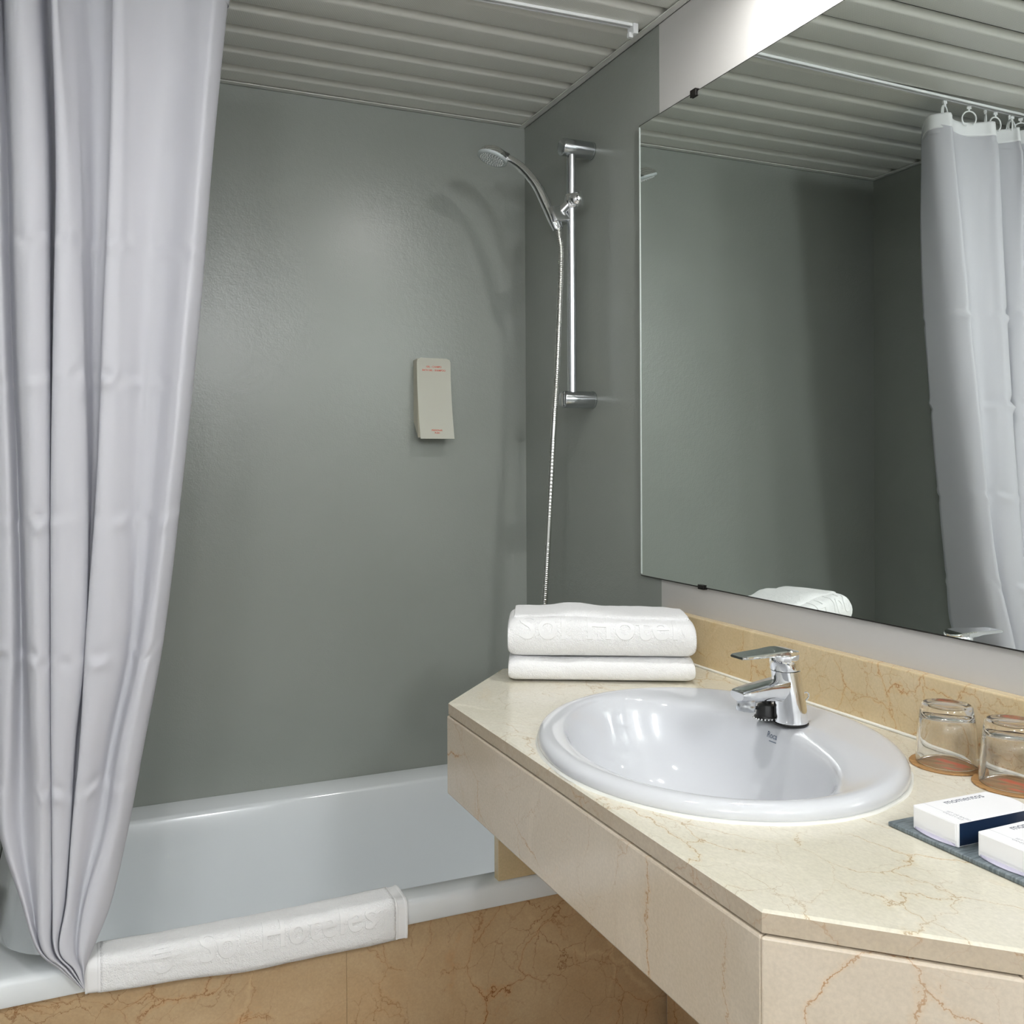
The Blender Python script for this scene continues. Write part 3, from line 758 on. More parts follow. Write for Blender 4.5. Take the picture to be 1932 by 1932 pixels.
bm = NB(); tube(bm, [HP - ha * 0.019, HP - ha * 0.034], [0.0098, 0.0088], 18); mesh_obj('hose_nut', bm, M_SATIN, HS, 40)
q0 = HP - ha * 0.030
path = catmull([q0, (-0.0885, -0.3625, 1.766), (-0.0822, -0.361, 1.735), (-0.0825, -0.360, 1.68), (-0.0871, -0.36, 1.5749), (-0.0935, -0.36, 1.45), (-0.1021, -0.36, 1.3294), (-0.117, -0.36, 1.0852), (-0.1274, -0.36, 0.9211), (-0.137, -0.355, 0.75), (-0.135, -0.33, 0.62), (-0.10, -0.31, 0.56), (-0.03, -0.30, 0.57), (-0.002, -0.30, 0.575)], 90)
acc = [0.0]
for a, b in zip(path, path[1:]): acc.append(acc[-1] + (b - a).length)
bm = NB(); tube(bm, path, [0.0066 + 0.0009 * cos(2 * pi * s_ / 0.0046) for s_ in acc], 10)
mesh_obj('hose', bm, mat('steel_hose', (0.66, 0.66, 0.63, 1), 0.2, metal=1.0), HS, 180)

# ================================================================== shampoo dispenser on the back wall
DX0, DX1 = -0.3225, -0.2308
DIS = empty('shampoo_dispenser', (-0.2767, 0, 1.303), 'ivory card shampoo dispenser stuck on the grey wall above the bathtub', 'dispenser')
bm = NB()
side_poly = [(-0.0004, 1.505), (-0.031, 1.5075), (-0.0345, 1.305), (-0.0004, 1.347)]
a = [bm.verts.new((DX0 + 0.0015, y, z)) for y, z in side_poly]; b = [bm.verts.new((DX1 - 0.0015, y, z)) for y, z in side_poly]
bm.faces.new(a); bm.faces.new(b[::-1])
for i in range(4): bm.faces.new((a[i], a[(i + 1) % 4], b[(i + 1) % 4], b[i]))
bevel_all(bm, 0.0008, 1)
mesh_obj('carton', bm, M_CARTONSIDE, DIS)
# front flap: card with rounded top corners that bows out towards its foot
nz_ = 24; rows_ = []
def flap_y(z):
    f = (1.5095 - z) / (1.5095 - 1.3022); return -0.0325 - 0.027 * f ** 1.9
bm = NB()
for i in range(nz_ + 1):
    z = 1.5095 - (1.5095 - 1.3022) * (i / nz_) ** 1.25
    rr_ = 0.011; dz = 1.5095 - z
    cut = rr_ - sqrt(max(0, rr_ ** 2 - (rr_ - dz) ** 2)) if dz < rr_ else 0
    rows_.append([bm.verts.new((DX0 + cut + (DX1 - DX0 - 2 * cut) * j / 6, flap_y(z), z)) for j in range(7)])
for p, q in zip(rows_, rows_[1:]):
    for j in range(6): bm.faces.new((p[j], p[j + 1], q[j + 1], q[j]))
bmesh.ops.solidify(bm, geom=bm.faces[:], thickness=0.0012)
FL = mesh_obj('front_flap', bm, M_CARTON, DIS, 60)
tr = tree_of(FL)
for s_, z, sz, mt in (('GEL - CHAMPÚ', 1.4867, 0.0062, M_RED), ('BATH GEL - SHAMPOO', 1.4778, 0.0062, M_RED), ('PRESIONAR', 1.3235, 0.0056, M_RED), ('PUSH', 1.3168, 0.0056, M_RED)):
    bm = text_bm(s_, sz, 0.00006, bold=0.00012)
    mesh_obj('lettering', lay_text(bm, (-0.2767, -0.06, z), (1, 0, 0), (0, 0, 1), tr, 0.06, 0.0002), mt, DIS)

# ================================================================== curtain track, curtain, rings
def track_y(x): return -0.612 + (-x - 0.045) * 0.035
TRK = empty('curtain_track', (-0.65, track_y(-0.65), 2.142), 'thin white curtain track screwed across the ceiling slats above the tub edge', 'curtain track')
bm = NB()
xa, xb = -1.2585, -0.050
def along(lo, hi, z0, z1): loft(bm, [[Vector((x, track_y(x) + y, z)) for y, z in ((lo, z0), (hi, z0), (hi, z1), (lo, z1))] for x in (xa, xb)])
along(-0.0075, -0.0030, 2.1440, 2.1498); along(0.0030, 0.0075, 2.1440, 2.1498)
mesh_obj('rail', bm, M_WPLASTIC, TRK); bm = NB(); along(-0.0030, 0.0030, 2.1482, 2.1498)
mesh_obj('slot', bm, M_GALV, TRK)
bm = NB(); add_box(bm, xb, xb + 0.012, track_y(xb) - 0.012, track_y(xb) + 0.012, 2.128, 2.1495); bevel_all(bm, 0.0015, 2)
add_box(bm, xb - 0.006, xb + 0.004, track_y(xb) - 0.004, track_y(xb) + 0.004, 2.122, 2.132)
mesh_obj('end_clip', bm, M_WPLASTIC, TRK)
CURT = [
 [(-0.908,-0.500,2.069),(-0.860,-0.565,2.069),(-0.883,-0.606,2.046),(-0.901,-0.602,2.045),(-0.935,-0.576,2.050),(-0.978,-0.572,2.044),(-1.020,-0.594,2.026),(-1.037,-0.610,2.015),(-1.052,-0.606,2.014),(-1.044,-0.562,2.036),(-1.082,-0.552,2.034),(-1.107,-0.572,2.019),(-1.130,-0.596,2.004),(-1.137,-0.610,1.996),(-1.145,-0.602,1.998),(-1.140,-0.550,2.023),(-1.157,-0.540,2.025),(-1.164,-0.592,1.999),(-1.187,-0.612,1.986),(-1.210,-0.602,1.986),(-1.218,-0.560,2.004),(-1.226,-0.596,1.986),(-1.248,-0.575,1.991),(-1.246,-0.540,2.008)],
 [(-0.906,-0.500,1.780),(-0.888,-0.573,1.780),(-0.909,-0.614,1.764),(-0.926,-0.610,1.764),(-0.954,-0.584,1.768),(-0.988,-0.580,1.765),(-1.023,-0.602,1.754),(-1.041,-0.618,1.747),(-1.058,-0.614,1.746),(-1.050,-0.570,1.760),(-1.078,-0.560,1.760),(-1.095,-0.580,1.752),(-1.111,-0.604,1.743),(-1.125,-0.618,1.737),(-1.139,-0.610,1.737),(-1.134,-0.558,1.754),(-1.148,-0.548,1.755),(-1.153,-0.600,1.739),(-1.176,-0.620,1.730),(-1.201,-0.610,1.730),(-1.212,-0.568,1.741),(-1.224,-0.604,1.729),(-1.246,-0.583,1.732),(-1.244,-0.548,1.743)],
 [(-0.924,-0.500,1.496),(-0.912,-0.582,1.496),(-0.933,-0.623,1.489),(-0.950,-0.619,1.488),(-0.973,-0.593,1.491),(-1.002,-0.589,1.490),(-1.031,-0.611,1.485),(-1.050,-0.627,1.481),(-1.069,-0.623,1.481),(-1.062,-0.579,1.488),(-1.082,-0.569,1.488),(-1.093,-0.589,1.484),(-1.103,-0.613,1.480),(-1.123,-0.627,1.477),(-1.143,-0.619,1.477),(-1.139,-0.567,1.485),(-1.149,-0.557,1.486),(-1.151,-0.609,1.478),(-1.173,-0.629,1.474),(-1.196,-0.619,1.474),(-1.207,-0.577,1.480),(-1.218,-0.613,1.474),(-1.244,-0.592,1.476),(-1.241,-0.557,1.481)],
 [(-0.954,-0.500,1.218),(-0.942,-0.593,1.218),(-0.961,-0.632,1.219),(-0.975,-0.628,1.219),(-0.992,-0.603,1.219),(-1.014,-0.599,1.219),(-1.036,-0.620,1.220),(-1.058,-0.635,1.220),(-1.079,-0.632,1.220),(-1.073,-0.590,1.220),(-1.086,-0.580,1.220),(-1.091,-0.599,1.220),(-1.096,-0.622,1.220),(-1.122,-0.635,1.221),(-1.147,-0.628,1.221),(-1.143,-0.579,1.220),(-1.150,-0.569,1.220),(-1.150,-0.618,1.221),(-1.168,-0.637,1.221),(-1.187,-0.628,1.221),(-1.198,-0.588,1.221),(-1.210,-0.622,1.221),(-1.241,-0.602,1.221),(-1.239,-0.569,1.221)],
 [(-0.987,-0.500,0.949),(-0.975,-0.605,0.949),(-0.993,-0.641,0.956),(-1.008,-0.638,0.957),(-1.017,-0.614,0.953),(-1.029,-0.611,0.954),(-1.041,-0.631,0.958),(-1.069,-0.645,0.963),(-1.096,-0.641,0.964),(-1.091,-0.602,0.957),(-1.097,-0.593,0.956),(-1.098,-0.611,0.959),(-1.099,-0.632,0.963),(-1.123,-0.645,0.967),(-1.148,-0.638,0.967),(-1.144,-0.591,0.959),(-1.151,-0.582,0.958),(-1.150,-0.629,0.966),(-1.165,-0.647,0.970),(-1.181,-0.638,0.970),(-1.193,-0.600,0.964),(-1.206,-0.632,0.971),(-1.238,-0.614,0.970),(-1.235,-0.582,0.965)],
 [(-1.020,-0.500,0.777),(-1.008,-0.620,0.777),(-1.027,-0.653,0.788),(-1.044,-0.650,0.789),(-1.052,-0.629,0.784),(-1.061,-0.626,0.785),(-1.071,-0.643,0.791),(-1.089,-0.656,0.796),(-1.106,-0.653,0.798),(-1.102,-0.618,0.787),(-1.110,-0.610,0.786),(-1.113,-0.626,0.791),(-1.115,-0.645,0.796),(-1.131,-0.656,0.801),(-1.148,-0.650,0.802),(-1.145,-0.608,0.790),(-1.150,-0.600,0.788),(-1.149,-0.642,0.800),(-1.162,-0.658,0.806),(-1.175,-0.650,0.805),(-1.192,-0.616,0.798),(-1.210,-0.645,0.808),(-1.231,-0.628,0.806),(-1.229,-0.600,0.798)],
 [(-1.045,-0.618,0.640),(-1.034,-0.639,0.646),(-1.050,-0.664,0.657),(-1.065,-0.661,0.659),(-1.073,-0.646,0.654),(-1.083,-0.643,0.655),(-1.094,-0.656,0.661),(-1.106,-0.666,0.667),(-1.118,-0.664,0.668),(-1.115,-0.637,0.658),(-1.120,-0.631,0.657),(-1.121,-0.643,0.661),(-1.122,-0.658,0.666),(-1.135,-0.666,0.671),(-1.147,-0.661,0.672),(-1.145,-0.630,0.660),(-1.149,-0.624,0.658),(-1.148,-0.655,0.670),(-1.159,-0.667,0.676),(-1.171,-0.661,0.675),(-1.191,-0.636,0.669),(-1.212,-0.658,0.680),(-1.224,-0.645,0.678),(-1.222,-0.624,0.670)],
 [(-1.069,-0.649,0.535),(-1.061,-0.665,0.541),(-1.079,-0.684,0.552),(-1.097,-0.682,0.555),(-1.102,-0.670,0.550),(-1.107,-0.668,0.551),(-1.112,-0.678,0.556),(-1.119,-0.685,0.560),(-1.126,-0.684,0.561),(-1.124,-0.664,0.552),(-1.128,-0.659,0.551),(-1.129,-0.668,0.555),(-1.130,-0.679,0.560),(-1.138,-0.685,0.564),(-1.146,-0.682,0.564),(-1.144,-0.658,0.553),(-1.148,-0.654,0.552),(-1.148,-0.677,0.562),(-1.157,-0.686,0.568),(-1.167,-0.682,0.568),(-1.176,-0.663,0.561),(-1.186,-0.679,0.570),(-1.191,-0.670,0.567),(-1.189,-0.654,0.560)],
 [(-1.094,-0.677,0.477),(-1.089,-0.688,0.481),(-1.099,-0.700,0.489),(-1.108,-0.699,0.490),(-1.111,-0.691,0.487),(-1.114,-0.690,0.487),(-1.118,-0.696,0.491),(-1.127,-0.701,0.495),(-1.136,-0.700,0.496),(-1.134,-0.687,0.490),(-1.137,-0.684,0.489),(-1.138,-0.690,0.492),(-1.139,-0.697,0.496),(-1.141,-0.701,0.498),(-1.143,-0.699,0.497),(-1.142,-0.683,0.489),(-1.146,-0.680,0.489),(-1.148,-0.696,0.497),(-1.154,-0.702,0.501),(-1.160,-0.699,0.501),(-1.162,-0.686,0.495),(-1.165,-0.697,0.501),(-1.168,-0.691,0.498),(-1.167,-0.680,0.493)],
 [(-1.103,-0.689,0.451),(-1.100,-0.696,0.454),(-1.102,-0.704,0.459),(-1.103,-0.703,0.459),(-1.105,-0.698,0.456),(-1.105,-0.697,0.456),(-1.107,-0.702,0.459),(-1.111,-0.705,0.461),(-1.115,-0.704,0.462),(-1.114,-0.695,0.457),(-1.116,-0.693,0.456),(-1.117,-0.697,0.459),(-1.118,-0.702,0.461),(-1.119,-0.705,0.463),(-1.121,-0.703,0.462),(-1.120,-0.693,0.457),(-1.123,-0.691,0.457),(-1.125,-0.701,0.462),(-1.127,-0.705,0.465),(-1.130,-0.703,0.465),(-1.131,-0.695,0.461),(-1.133,-0.702,0.465),(-1.136,-0.698,0.463),(-1.135,-0.691,0.459)],
 [(-1.103,-0.700,0.428),(-1.101,-0.704,0.430),(-1.101,-0.709,0.432),(-1.101,-0.709,0.432),(-1.101,-0.706,0.430),(-1.101,-0.705,0.430),(-1.101,-0.708,0.432),(-1.101,-0.710,0.433),(-1.102,-0.709,0.433),(-1.101,-0.704,0.430),(-1.102,-0.703,0.429),(-1.102,-0.705,0.430),(-1.102,-0.708,0.432),(-1.102,-0.710,0.433),(-1.102,-0.709,0.432),(-1.102,-0.702,0.429),(-1.103,-0.701,0.429),(-1.103,-0.707,0.432),(-1.104,-0.710,0.433),(-1.104,-0.709,0.433),(-1.104,-0.704,0.430),(-1.104,-0.708,0.432),(-1.105,-0.705,0.431),(-1.104,-0.701,0.429)],
]
# curtain cross-sections, top to bottom, right edge first (measured fold lines)
rowsC = [[Vector(p) for p in r] for r in CURT]
top = [Vector((p.x + (p.x + 1.06) * 0.01, track_y(p.x) + (p.y + 0.585) * 0.9, 2.100)) for p in rowsC[0]]
mid = [Vector(((a.x + b.x) / 2, (a.y * 0.6 + b.y * 0.4), 2.055)) for a, b in zip(top, rowsC[0])]
rowsC = [top, mid] + rowsC
# catmull along each row, then down the columns
SUBC, SUBR = 7, 32
fine = [catmull(r, SUBC) for r in rowsC]
nc_ = len(fine[0])
colsF = [catmull([fine[i][j] for i in range(len(fine))], SUBR) for j in range(nc_)]
nr_ = len(colsF[0])
creases = [1.60, 1.375, 1.145, 0.925, 0.715]
def wob(p, j):
    d = 0.0030 * noise.noise(Vector((p.x * 18, p.y * 18, p.z * 3.5))) + 0.0009 * noise.noise(Vector((p.x * 60, p.y * 60, p.z * 9)))
    for c in creases:
        a = noise.noise(Vector((j * 0.16, c * 5, 0.3)))
        zc = c + 0.022 * noise.noise(Vector((j * 0.07, c, 4.0)))
        e = (p.z - zc) / 0.0085
        d -= 0.0105 * (0.2 + a) * (math.exp(-e * e) - 0.7 * math.exp(-(e - 1.9) ** 2))
    return d * min(1.0, max(0.15, (p.z - 0.46) / 0.5)) if p.z < 2.03 else d * 0.3
CUR = empty('shower_curtain', (-1.06, -0.60, 0.455), 'white shower curtain gathered at the left end of the bathtub, foot tucked over its rim', 'shower curtain')
bm = NB(); grid = []
for j in range(nc_):
    c = []
    for i in range(nr_):
        p = colsF[j][i].copy(); p.y += wob(p, j); p.x = max(p.x, -1.2575)
        c.append(bm.verts.new(p))
    grid.append(c)
for j in range(nc_ - 1):
    for i in range(nr_ - 1):
        bm.faces.new((grid[j][i], grid[j + 1][i], grid[j + 1][i + 1], grid[j][i + 1]))
bmesh.ops.recalc_face_normals(bm, faces=bm.faces)
CS = mesh_obj('cloth', bm, M_CURT, CUR, 180)
sm = CS.modifiers.new('thickness', 'SOLIDIFY'); sm.thickness = 0.0009; sm.offset = 0
# stitched top hem: a second, denser layer over the top six centimetres
bm = NB(); hg = []
for j in range(nc_):
    c = []
    for i in range(8):
        f = i / 7
        z = 2.1015 - 0.036 * f
        # point of the column at that height
        k_ = 0
        while k_ < nr_ - 2 and colsF[j][k_ + 1].z > z: k_ += 1
        a, b = colsF[j][k_], colsF[j][k_ + 1]
        u = 0 if abs(a.z - b.z) < 1e-6 else (a.z - z) / (a.z - b.z)
        c.append(bm.verts.new(Vector((a.x + (b.x - a.x) * max(-0.2, u), a.y + (b.y - a.y) * max(-0.2, u), z))))
    hg.append(c)
for j in range(nc_ - 1):
    for i in range(7): bm.faces.new((hg[j][i], hg[j + 1][i], hg[j + 1][i + 1], hg[j][i + 1]))
HM = mesh_obj('top_hem', bm, M_HEM, CUR, 180)
sm = HM.modifiers.new('thickness', 'SOLIDIFY'); sm.thickness = 0.0034; sm.offset = 0

# rings: one built, the rest copied
ring_cols = [2, 20, 36, 52, 70, 90, 108, 124, 142]
def ring_at(j):
    p = colsF[min(j, nc_ - 1)][0]
    return p
RING_L = ['white plastic curtain ring on the ceiling track, ' + s_ for s_ in ('nearest the mirror end', 'second from the mirror end', 'third from the mirror end', 'fourth from the mirror end', 'fifth from the mirror end', 'fourth from the far left wall', 'third from the far left wall', 'second from the far left wall', 'nearest the far left wall')]
ring0 = None
for q, j in enumerate(ring_cols):
    p = ring_at(j); loc = Vector((p.x, track_y(p.x), 2.1385))
    if ring0 is None:
        ring0 = empty('curtain_ring', loc, RING_L[0], 'curtain ring', 'curtain rings along the ceiling track')
        bm = NB(); torus(bm, (0, 0, -0.0300), (0.35, 1, 0), 0.0185, 0.0020, 24, 8, radians(-60), radians(250))
        rg = mesh_obj('hook', bm, M_WPLASTIC, ring0, 60, world=False)
        bm = NB(); add_box(bm, -0.005, 0.005, -0.0025, 0.0025, -0.0065, 0.0005); add_box(bm, -0.002, 0.002, -0.002, 0.002, -0.0125, -0.0065)
        gl = mesh_obj('glider', bm, M_WPLASTIC, ring0, None, world=False)
    else:
        r = ring0.copy(); col.objects.link(r); r.location = loc; r.rotation_euler = (0, 0, radians((q * 47) % 110 - 55)); r['label'] = RING_L[q]
        for ch in (rg, gl):
            c = ch.copy(); col.objects.link(c); c.parent = r

# ================================================================== towels
e1 = Vector((0.8944, -0.4472, 0)); e2 = Vector((0.4472, 0.8944, 0)); F1 = Vector((-0.4065, -0.7665, 0))
def towel_body(length, depth, z0, h, u0=0.0, v0=0.0, lift=None, seed=0, frontr=1.0, n=72, m=44):
    """soft folded slab: loops across the depth, swept along the length"""
    loops_ = []
    for i in range(n + 1):
        f = i / n
        # bunch samples near the ends
        uu_ = length * (0.5 - 0.5 * cos(pi * f))
        d_end = min(uu_, length - uu_); R_ = 0.016
        s_ = 1.0 if d_end > R_ else sqrt(max(0.0, 1 - (1 - d_end / R_) ** 2)) * 0.34 + 0.66
        lp = []
        H = h + (lift(uu_) if lift else 0)
        for k_ in range(m):
            a = 2 * pi * k_ / m
            ca, sa = cos(a), sin(a)
            ex_ = 0.36 if ca < 0 else 0.22
            px = (abs(ca) ** ex_) * (1 if ca > 0 else -1); pz = (abs(sa) ** 0.62) * (1 if sa > 0 else -1)
            v = depth / 2 + depth / 2 * px * (0.94 + 0.06 * s_); z = z0 + H / 2 + H / 2 * pz * s_
            if v < depth * 0.25: v += 0.003 * (1 - abs(pz))* -1
            P_ = F1 + e1 * (uu_ + u0) + e2 * (v + v0); P_.z = z
            nd = 0.0022 * noise.noise(Vector((uu_ * 16 + seed, v * 22, z * 30))) + 0.0009 * noise.noise(Vector((uu_ * 60 + seed, v * 60, z * 70)))
            P_ += -e2 * nd * (1 if px < 0 else -1) * 1.0
            P_.z = max(z0 + 0.0003, P_.z + nd * (1.0 if pz > 0 else 0.35))
            lp.append(P_)
        loops_.append(lp)
    bm_ = NB(); loft(bm_, loops_, True, True); return bm_

LT = thing_mesh('folded_towel', towel_body(0.328, 0.158, 0.8506, 0.0415, 0.0, 0.0, None, 2.0), M_TOWEL, F1 + e1 * 0.16 + e2 * 0.08 + Vector((0, 0, 0.8505)),
                'thin folded white bath towel lying on the marble, lower of the two', 'towel', 'folded bath towels on the counter', 180)
UT = empty('folded_towel', F1 + e1 * 0.16 + e2 * 0.08 + Vector((0, 0, 0.892)), 'thick folded white bath towel with raised lettering, upper of the two', 'towel', 'folded bath towels on the counter')
bump_top = lambda u: 0.006 * math.exp(-((u - 0.115) / 0.055) ** 2) - 0.004 * (u / 0.33)
UB = mesh_obj('body', towel_body(0.332, 0.150, 0.8925, 0.069, -0.001, 0.004, bump_top, 9.0), M_TOWEL, UT, 180)
mesh_obj('top_fold', towel_body(0.312, 0.118, 0.9510, 0.0165, 0.010, 0.034, lambda u: bump_top(u) * 0.9, 21.0, n=60, m=32), M_TOWEL, UT, 180)
tr = tree_of(UB)
def words(parent, origin, xd, yd, tree, size, offs, kx=1.0, limit=None, lift_=0.0010):
    for word, off in zip(('Sol', 'Hoteles'), offs):
        bm_ = text_bm(word, size, 0.0009, align='LEFT', cuts=0.004, spacing=1.06, bold=0.0007)
        for v in bm_.verts: v.co.x = v.co.x * kx + off
        if limit: bmesh.ops.delete(bm_, geom=[f for f in bm_.faces if f.calc_center_median().x > limit], context='FACES')
        mesh_obj('lettering', lay_text(bm_, origin, xd, yd, tree, 0.05, lift_), M_TOWELFLAT, parent, 30)
words(UT, F1 + e1 * 0.018 + e2 * 0.012 + Vector((0, 0, 0.944)), e1, e2 * 0.72 + Vector((0, 0, 0.70)), tr, 0.064, (0.0, 0.118), 1.06, 0.292, 0.0006)

# ================================================================== bath mat over the tub rim
MATT = empty('bath_mat', (-0.835, -0.69, 0.41), 'white terry bath mat with raised lettering folded over the front rim of the bathtub', 'bath mat')
def mat_sec(x, thick=0.0075, grow=0.0):
    f = (x + 1.10) / 0.53
    yin = -0.6255 - 0.010 * sin(pi * min(1, max(0, f))) + 0.004 * f
    zb = 0.413 - 0.0155 * min(1.0, f * 2.2) - 0.004 * f + 0.003 * noise.noise(Vector((x * 9, 0, 0)))
    yo = -0.6835 - 0.0018 * noise.noise(Vector((x * 14, 2, 0))) - 0.0015
    inner = [(yin, 0.4562), (-0.650, 0.4562), (-0.670, 0.4562), (yo + 0.006, 0.4555), (yo + 0.0008, 0.4500), (yo, 0.440), (yo - 0.0005, 0.425), (yo - 0.001, zb)]
    inner = catmull([(0, y, z) for y, z in inner], 3)
    out = []
    for i, p in enumerate(inner):
        a = inner[max(0, i - 1)]; b = inner[min(len(inner) - 1, i + 1)]
        tn = (b - a).normalized(); nr = Vector((0, tn.z, -tn.y))
        if nr.y > 0.2 or nr.z < -0.2: nr = -nr
        wv = 0.0012 * noise.noise(Vector((x * 22, p.y * 40, p.z * 40)))
        ed = min(i, len(inner) - 1 - i)
        t_ = thick * (0.62 if ed == 0 else (0.9 if ed == 1 else 1.0))
        out.append(p + nr * (t_ + wv + grow))
    lp = inner + out[::-1]
    return [Vector((x, p.y, p.z)) for p in lp]
bm = NB(); XS = [-1.078 + 0.485 * i / 90 for i in range(91)]
loft(bm, [mat_sec(x) for x in XS], True, True)
MB_ = mesh_obj('terry_cloth', bm, M_TOWEL, MATT, 180)
for xa_, xb_ in ((-1.1005, -1.078), (-0.593, -0.5715)):
    bm = NB(); nn_ = 26; secs = []
    for i in range(nn_ + 1):
        x = xa_ + (xb_ - xa_) * i / nn_
        g = 0.0006 if (abs(x - xa_) < 0.0035 or abs(x - xb_) < 0.0035) else -0.0008
        secs.append(mat_sec(x, 0.0075, g - 0.001))
    loft(bm, secs, True, True)
    mesh_obj('end_hem', bm, M_TOWELFLAT, MATT, 60)
tr = tree_of(MB_)
words(MATT, (-0.930, -0.697, 0.452), (1, 0.0, 0.0), (0, 0.60, 0.80), tr, 0.060, (0.0, 0.100), 1.0)
bm = NB()      # sun emblem: rays of four short bars over a crescent
for k_, (w_, yy) in enumerate(((0.016, 0.016), (0.024, 0.009), (0.027, 0.002))):
    add_box(bm, -w_ / 2 - 0.004 * (k_ % 2), w_ / 2, yy, yy + 0.0035, -0.0005, 0.0005)
lp0, lp1 = [], []
for k_ in range(17):
    a = pi + pi * k_ / 16
    lp0.append((0.016 * cos(a), -0.004 + 0.013 * sin(a))); lp1.append((0.011 * cos(a), -0.004 + 0.008 * sin(a)))
for i in range(16):
    q4 = [lp0[i], lp0[i + 1], lp1[i + 1], lp1[i]]
    lo_ = [bm.verts.new((x, y, -0.0005)) for x, y in q4]; hi_ = [bm.verts.new((x, y, 0.0005)) for x, y in q4]
    bm.faces.new(hi_)
    for s_ in range(4): bm.faces.new((lo_[s_], lo_[(s_ + 1) % 4], hi_[(s_ + 1) % 4], hi_[s_]))
mesh_obj('emblem', lay_text(bm, (-0.985, -0.697, 0.447), (1, 0, 0), (0, 0.60, 0.80), tr, 0.05, 0.0012), M_TOWELFLAT, MATT)

# ================================================================== glasses on coasters
GL = [((-0.0760, -1.3965), 'tan round coaster under the inverted glass nearest the washbasin', 'upturned clear glass tumbler on a coaster, nearest the washbasin'),
      ((-0.0700, -1.4840), 'tan round coaster under the inverted glass beside the soap boxes', 'upturned clear glass tumbler on a coaster, beside the soap boxes')]
for gi, ((gx, gy), lc, lg) in enumerate(GL):
    bm = NB(); lathe(bm, [(0.0, 0.0002), (0.0440, 0.0002), (0.0446, 0.0010), (0.0446, 0.0018), (0.0440, 0.0024), (0.0, 0.0024)], (gx, gy, 0.850), (0, 0, 1), 48, False, False)
    thing_mesh('coaster', bm, coaster_mat(gx, gy), (gx, gy, 0.850), lc, 'coaster', 'round coasters', 40)
    bm = NB()
    prof = [(0.0348, 0.0004), (0.0357, 0.0000), (0.0366, 0.0006), (0.0370, 0.0020), (0.0362, 0.020), (0.0345, 0.040), (0.0322, 0.060), (0.0310, 0.0690), (0.0300, 0.0735), (0.0280, 0.0758), (0.0250, 0.0762), (0.0225, 0.0748), (0.010, 0.0742), (0.0, 0.0741)]
    inner = [(0.0, 0.0640), (0.015, 0.0636), (0.0245, 0.0615), (0.0285, 0.0570), (0.0305, 0.045), (0.0326, 0.025), (0.0340, 0.008), (0.0346, 0.0015)]
    lathe(bm, prof, (0, 0, 0), (0, 0, 1), 64, False, False)
    nv = len(bm.verts)
    rows_ = lathe(bm, inner, (0, 0, 0), (0, 0, 1), 64, False, False)
    # join inner wall to rim
    bmesh.ops.remove_doubles(bm, verts=bm.verts, dist=2e-5)
    bm.verts.ensure_lookup_table()
    eb = [e for e in bm.edges if e.is_boundary]
    bmesh.ops.bridge_loops(bm, edges=eb) if len(eb) else None
    bm.transform(Matrix.Translation((gx, gy, 0.8526)))
    thing_mesh('drinking_glass', bm, M_GLASS, (gx, gy, 0.8526), lg, 'glass', 'upturned glasses', 180)

# ================================================================== tray with two boxed toiletry sets
bm = box_bm(-0.3040, -0.186, -1.726, -1.5160, 0.8503, 0.8550, 0.0012, 2)
thing_mesh('amenity_tray', bm, M_TRAY, (-0.245, -1.621, 0.8503), 'flat slate grey tray on the counter under the white soap boxes', 'tray')
BXD = [((-0.2945, -1.5405), radians(-1.0), 'white and navy toiletry box on the grey tray, nearest the coasters'), ((-0.2935, -1.6165), radians(0.5), 'white and navy toiletry box on the grey tray, nearest the clipped corner')]
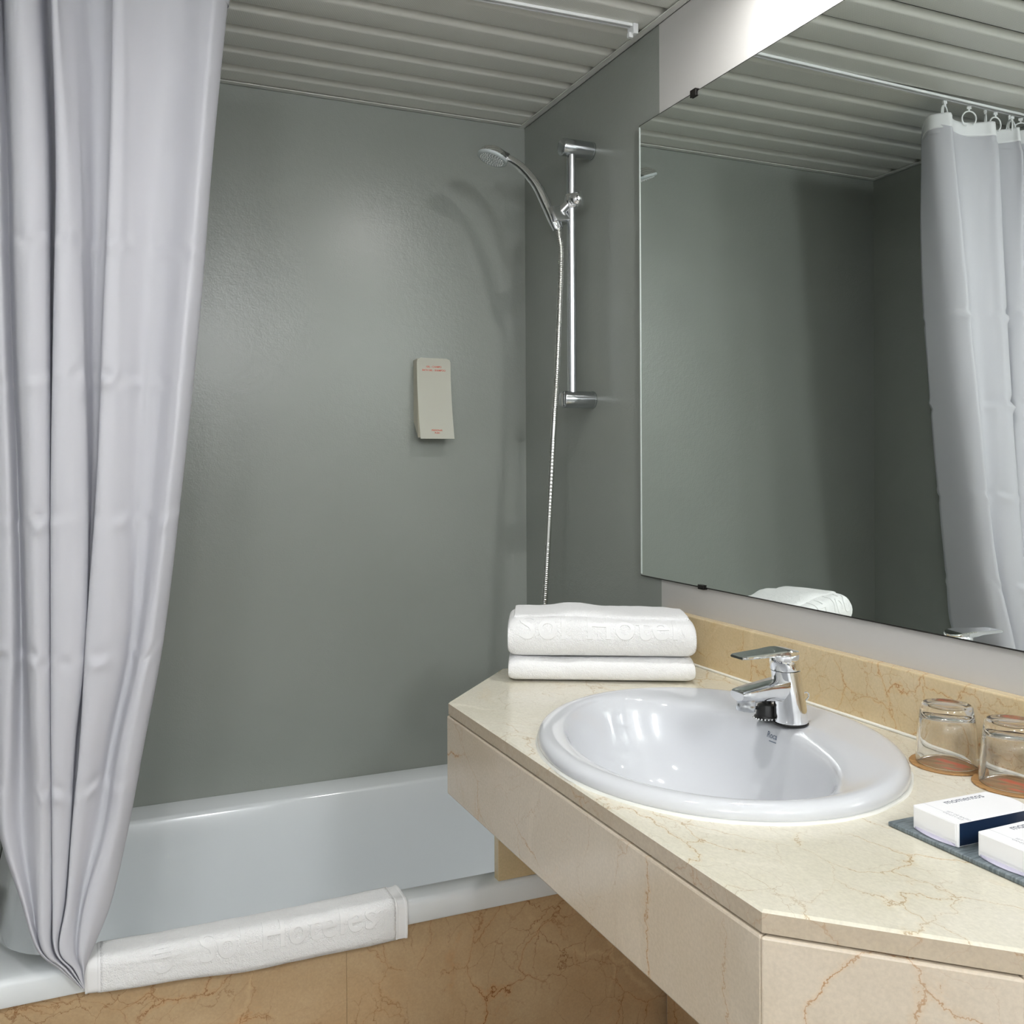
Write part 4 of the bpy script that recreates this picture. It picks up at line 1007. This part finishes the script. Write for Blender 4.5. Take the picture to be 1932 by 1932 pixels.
# local frame: x along the long side (away from the front edge), y across (towards -Y), built at origin
def box_parts():
    Lx, Wy, H = 0.110, 0.0545, 0.0245
    sleeve = NB()
    # far end bowed: plan outline with a curved far edge
    out = [(0.0, 0.0), (Lx - 0.006, 0.0)]
    for k_ in range(1, 8):
        a = k_ / 8; out.append((Lx - 0.006 + 0.010 * sin(pi * a) * 0.9, -Wy * a))
    out += [(Lx - 0.006, -Wy), (0.0, -Wy)]
    a = [sleeve.verts.new((x, y, 0.0003)) for x, y in out]; b = [sleeve.verts.new((x, y, H)) for x, y in out]
    n_ = len(out)
    sleeve.faces.new(a[::-1]); sleeve.faces.new(b)
    for i in range(n_):
        f = sleeve.faces.new((a[i], a[(i + 1) % n_], b[(i + 1) % n_], b[i]))
        if i == n_ - 2: f.material_index = 1
    bevel_all(sleeve, 0.0009, 2, 35)
    flap = NB()
    rows_ = []
    for i in range(11):
        yy = -Wy * (0.05 + 0.9 * i / 10)
        bow = 0.0042 * sin(pi * i / 10)
        rows_.append([Vector((-0.0004, yy, 0.0030)), Vector((-0.0004 - bow, yy, 0.0010)), Vector((-0.0004 - bow, yy, 0.0004)), Vector((0.001, yy, 0.0004)), Vector((0.001, yy, 0.0030))])
    loft(flap, rows_, True, True)
    tuck = NB(); add_box(tuck, -0.0006, 0.0, -Wy + 0.0022, -0.0022, 0.0062, H - 0.0015)
    edge = NB(); add_box(edge, 0.0006, 0.0022, -Wy - 0.0006, -Wy + 0.0004, 0.0008, H - 0.0008)
    line = NB(); add_box(line, 0.0135, 0.0139, -0.033, -0.001, H, H + 0.00005)
    t1 = text_bm('momentos', 0.0128, 0.00004, align='LEFT'); place_text(t1, (0.034, -0.0085, H + 0.0001), (1, 0, 0), (0, 1, 0))
    t2 = text_bm('SET DE BAÑO', 0.0046, 0.00004, align='LEFT'); place_text(t2, (0.0175, -0.0265, H + 0.0001), (0, -1, 0), (1, 0, 0))
    t3 = text_bm('VANITY KIT', 0.0046, 0.00004, align='LEFT'); place_text(t3, (0.0120, -0.0265, H + 0.0001), (0, -1, 0), (1, 0, 0))
    return [('carton', sleeve, [M_BOXW, M_BOXN]), ('end_flap', tuck, M_BOXW), ('lower_flap', flap, M_LILAC), ('side_edge', edge, M_BOXW), ('printed_line', line, M_LINE), ('lettering', t1, M_INK), ('lettering', t2, M_LINE), ('lettering', t3, M_LINE)]
first = None
for (bx, by), rz, lb in BXD:
    if first is None:
        first = empty('toiletry_box', (bx, by, 0.8551), lb, 'box', 'boxed toiletry sets on the tray', rz)
        kids = [mesh_obj(nm, bm_, mt, first, None, world=False) for nm, bm_, mt in box_parts()]
    else:
        r = first.copy(); col.objects.link(r); r.location = (bx, by, 0.8551); r.rotation_euler = (0, 0, rz); r['label'] = lb
        for ch in kids:
            c = ch.copy(); col.objects.link(c); c.parent = r

# ================================================================== ceiling lamps of the room and added fill globes (all outside the picture)
def lamp(parent, name, d, kind='DISK', spot=None):
    ld = bpy.data.lights.new(name, 'AREA'); ld.shape = 'DISK'; ld.size = d['size']; ld.energy = d['energy']; ld.color = d['color']
    if spot: ld.spread = spot
    o = bpy.data.objects.new(name, ld); col.objects.link(o); o.parent = parent
    o.location = (0, 0, d['loc'][2] - parent.location.z)
    return o
for d, lb, spread in ((L_ROOM, 'round recessed ceiling lamp over the middle of the room', radians(172)), (L_VANITY, 'round recessed ceiling lamp close to the wall above the mirror', radians(176))):
    x, y, z = d['loc']; R_ = d['size'] / 2
    t_ = empty('ceiling_downlight', (x, y, 2.149), lb, 'lamp', 'recessed ceiling lamps')
    bm = NB(); lathe(bm, [(R_ + 0.001, 0.006), (R_ + 0.001, -0.012), (R_ + 0.004, -0.0135), (R_ + 0.014, -0.010), (R_ + 0.016, 0.0005), (R_ + 0.001, 0.006)], (x, y, 2.149), (0, 0, 1), 40, False, False)
    mesh_obj('trim_ring', bm, M_WPLASTIC, t_, 50)
    bm = NB(); lathe(bm, [(0.0, -0.008), (R_, -0.008), (R_, -0.002), (0, -0.002)], (x, y, 2.149), (0, 0, 1), 32, False, False)
    mesh_obj('lamp_glass', bm, M_LAMP, t_, 50)
    lamp(t_, 'lamp', d, spot=spread)
for gd, lb in zip(L_FILL_GLOBES, ('added glowing fill globe behind the camera, nearer the mirror wall', 'added glowing fill globe behind the camera, farther from the mirror wall')):  # glowing globes added out of view to brighten the back wall
    x, y, z = gd['loc']; R_ = gd['size'] / 2
    t_ = empty('fill_globe', (x, -3.2995, z), lb, 'lamp', 'added fill globes')
    bm = NB(); sphere(bm, (x, y, z), R_ - 0.004, 32, 20); mesh_obj('globe', bm, emit_mat('fill_globe_glow', gd['color'] + (1,), gd['energy']), t_, 180)
    bm = NB(); lathe(bm, [(0.0, 0.0), (0.055, 0.0), (0.055, 0.012), (0.020, 0.020), (0.020, 0.06), (0.0, 0.06)], (x, -3.2995, z), (0, 1, 0), 32, False, False)
    mesh_obj('fill_globe_bracket', bm, M_WPLASTIC, t_, 40)
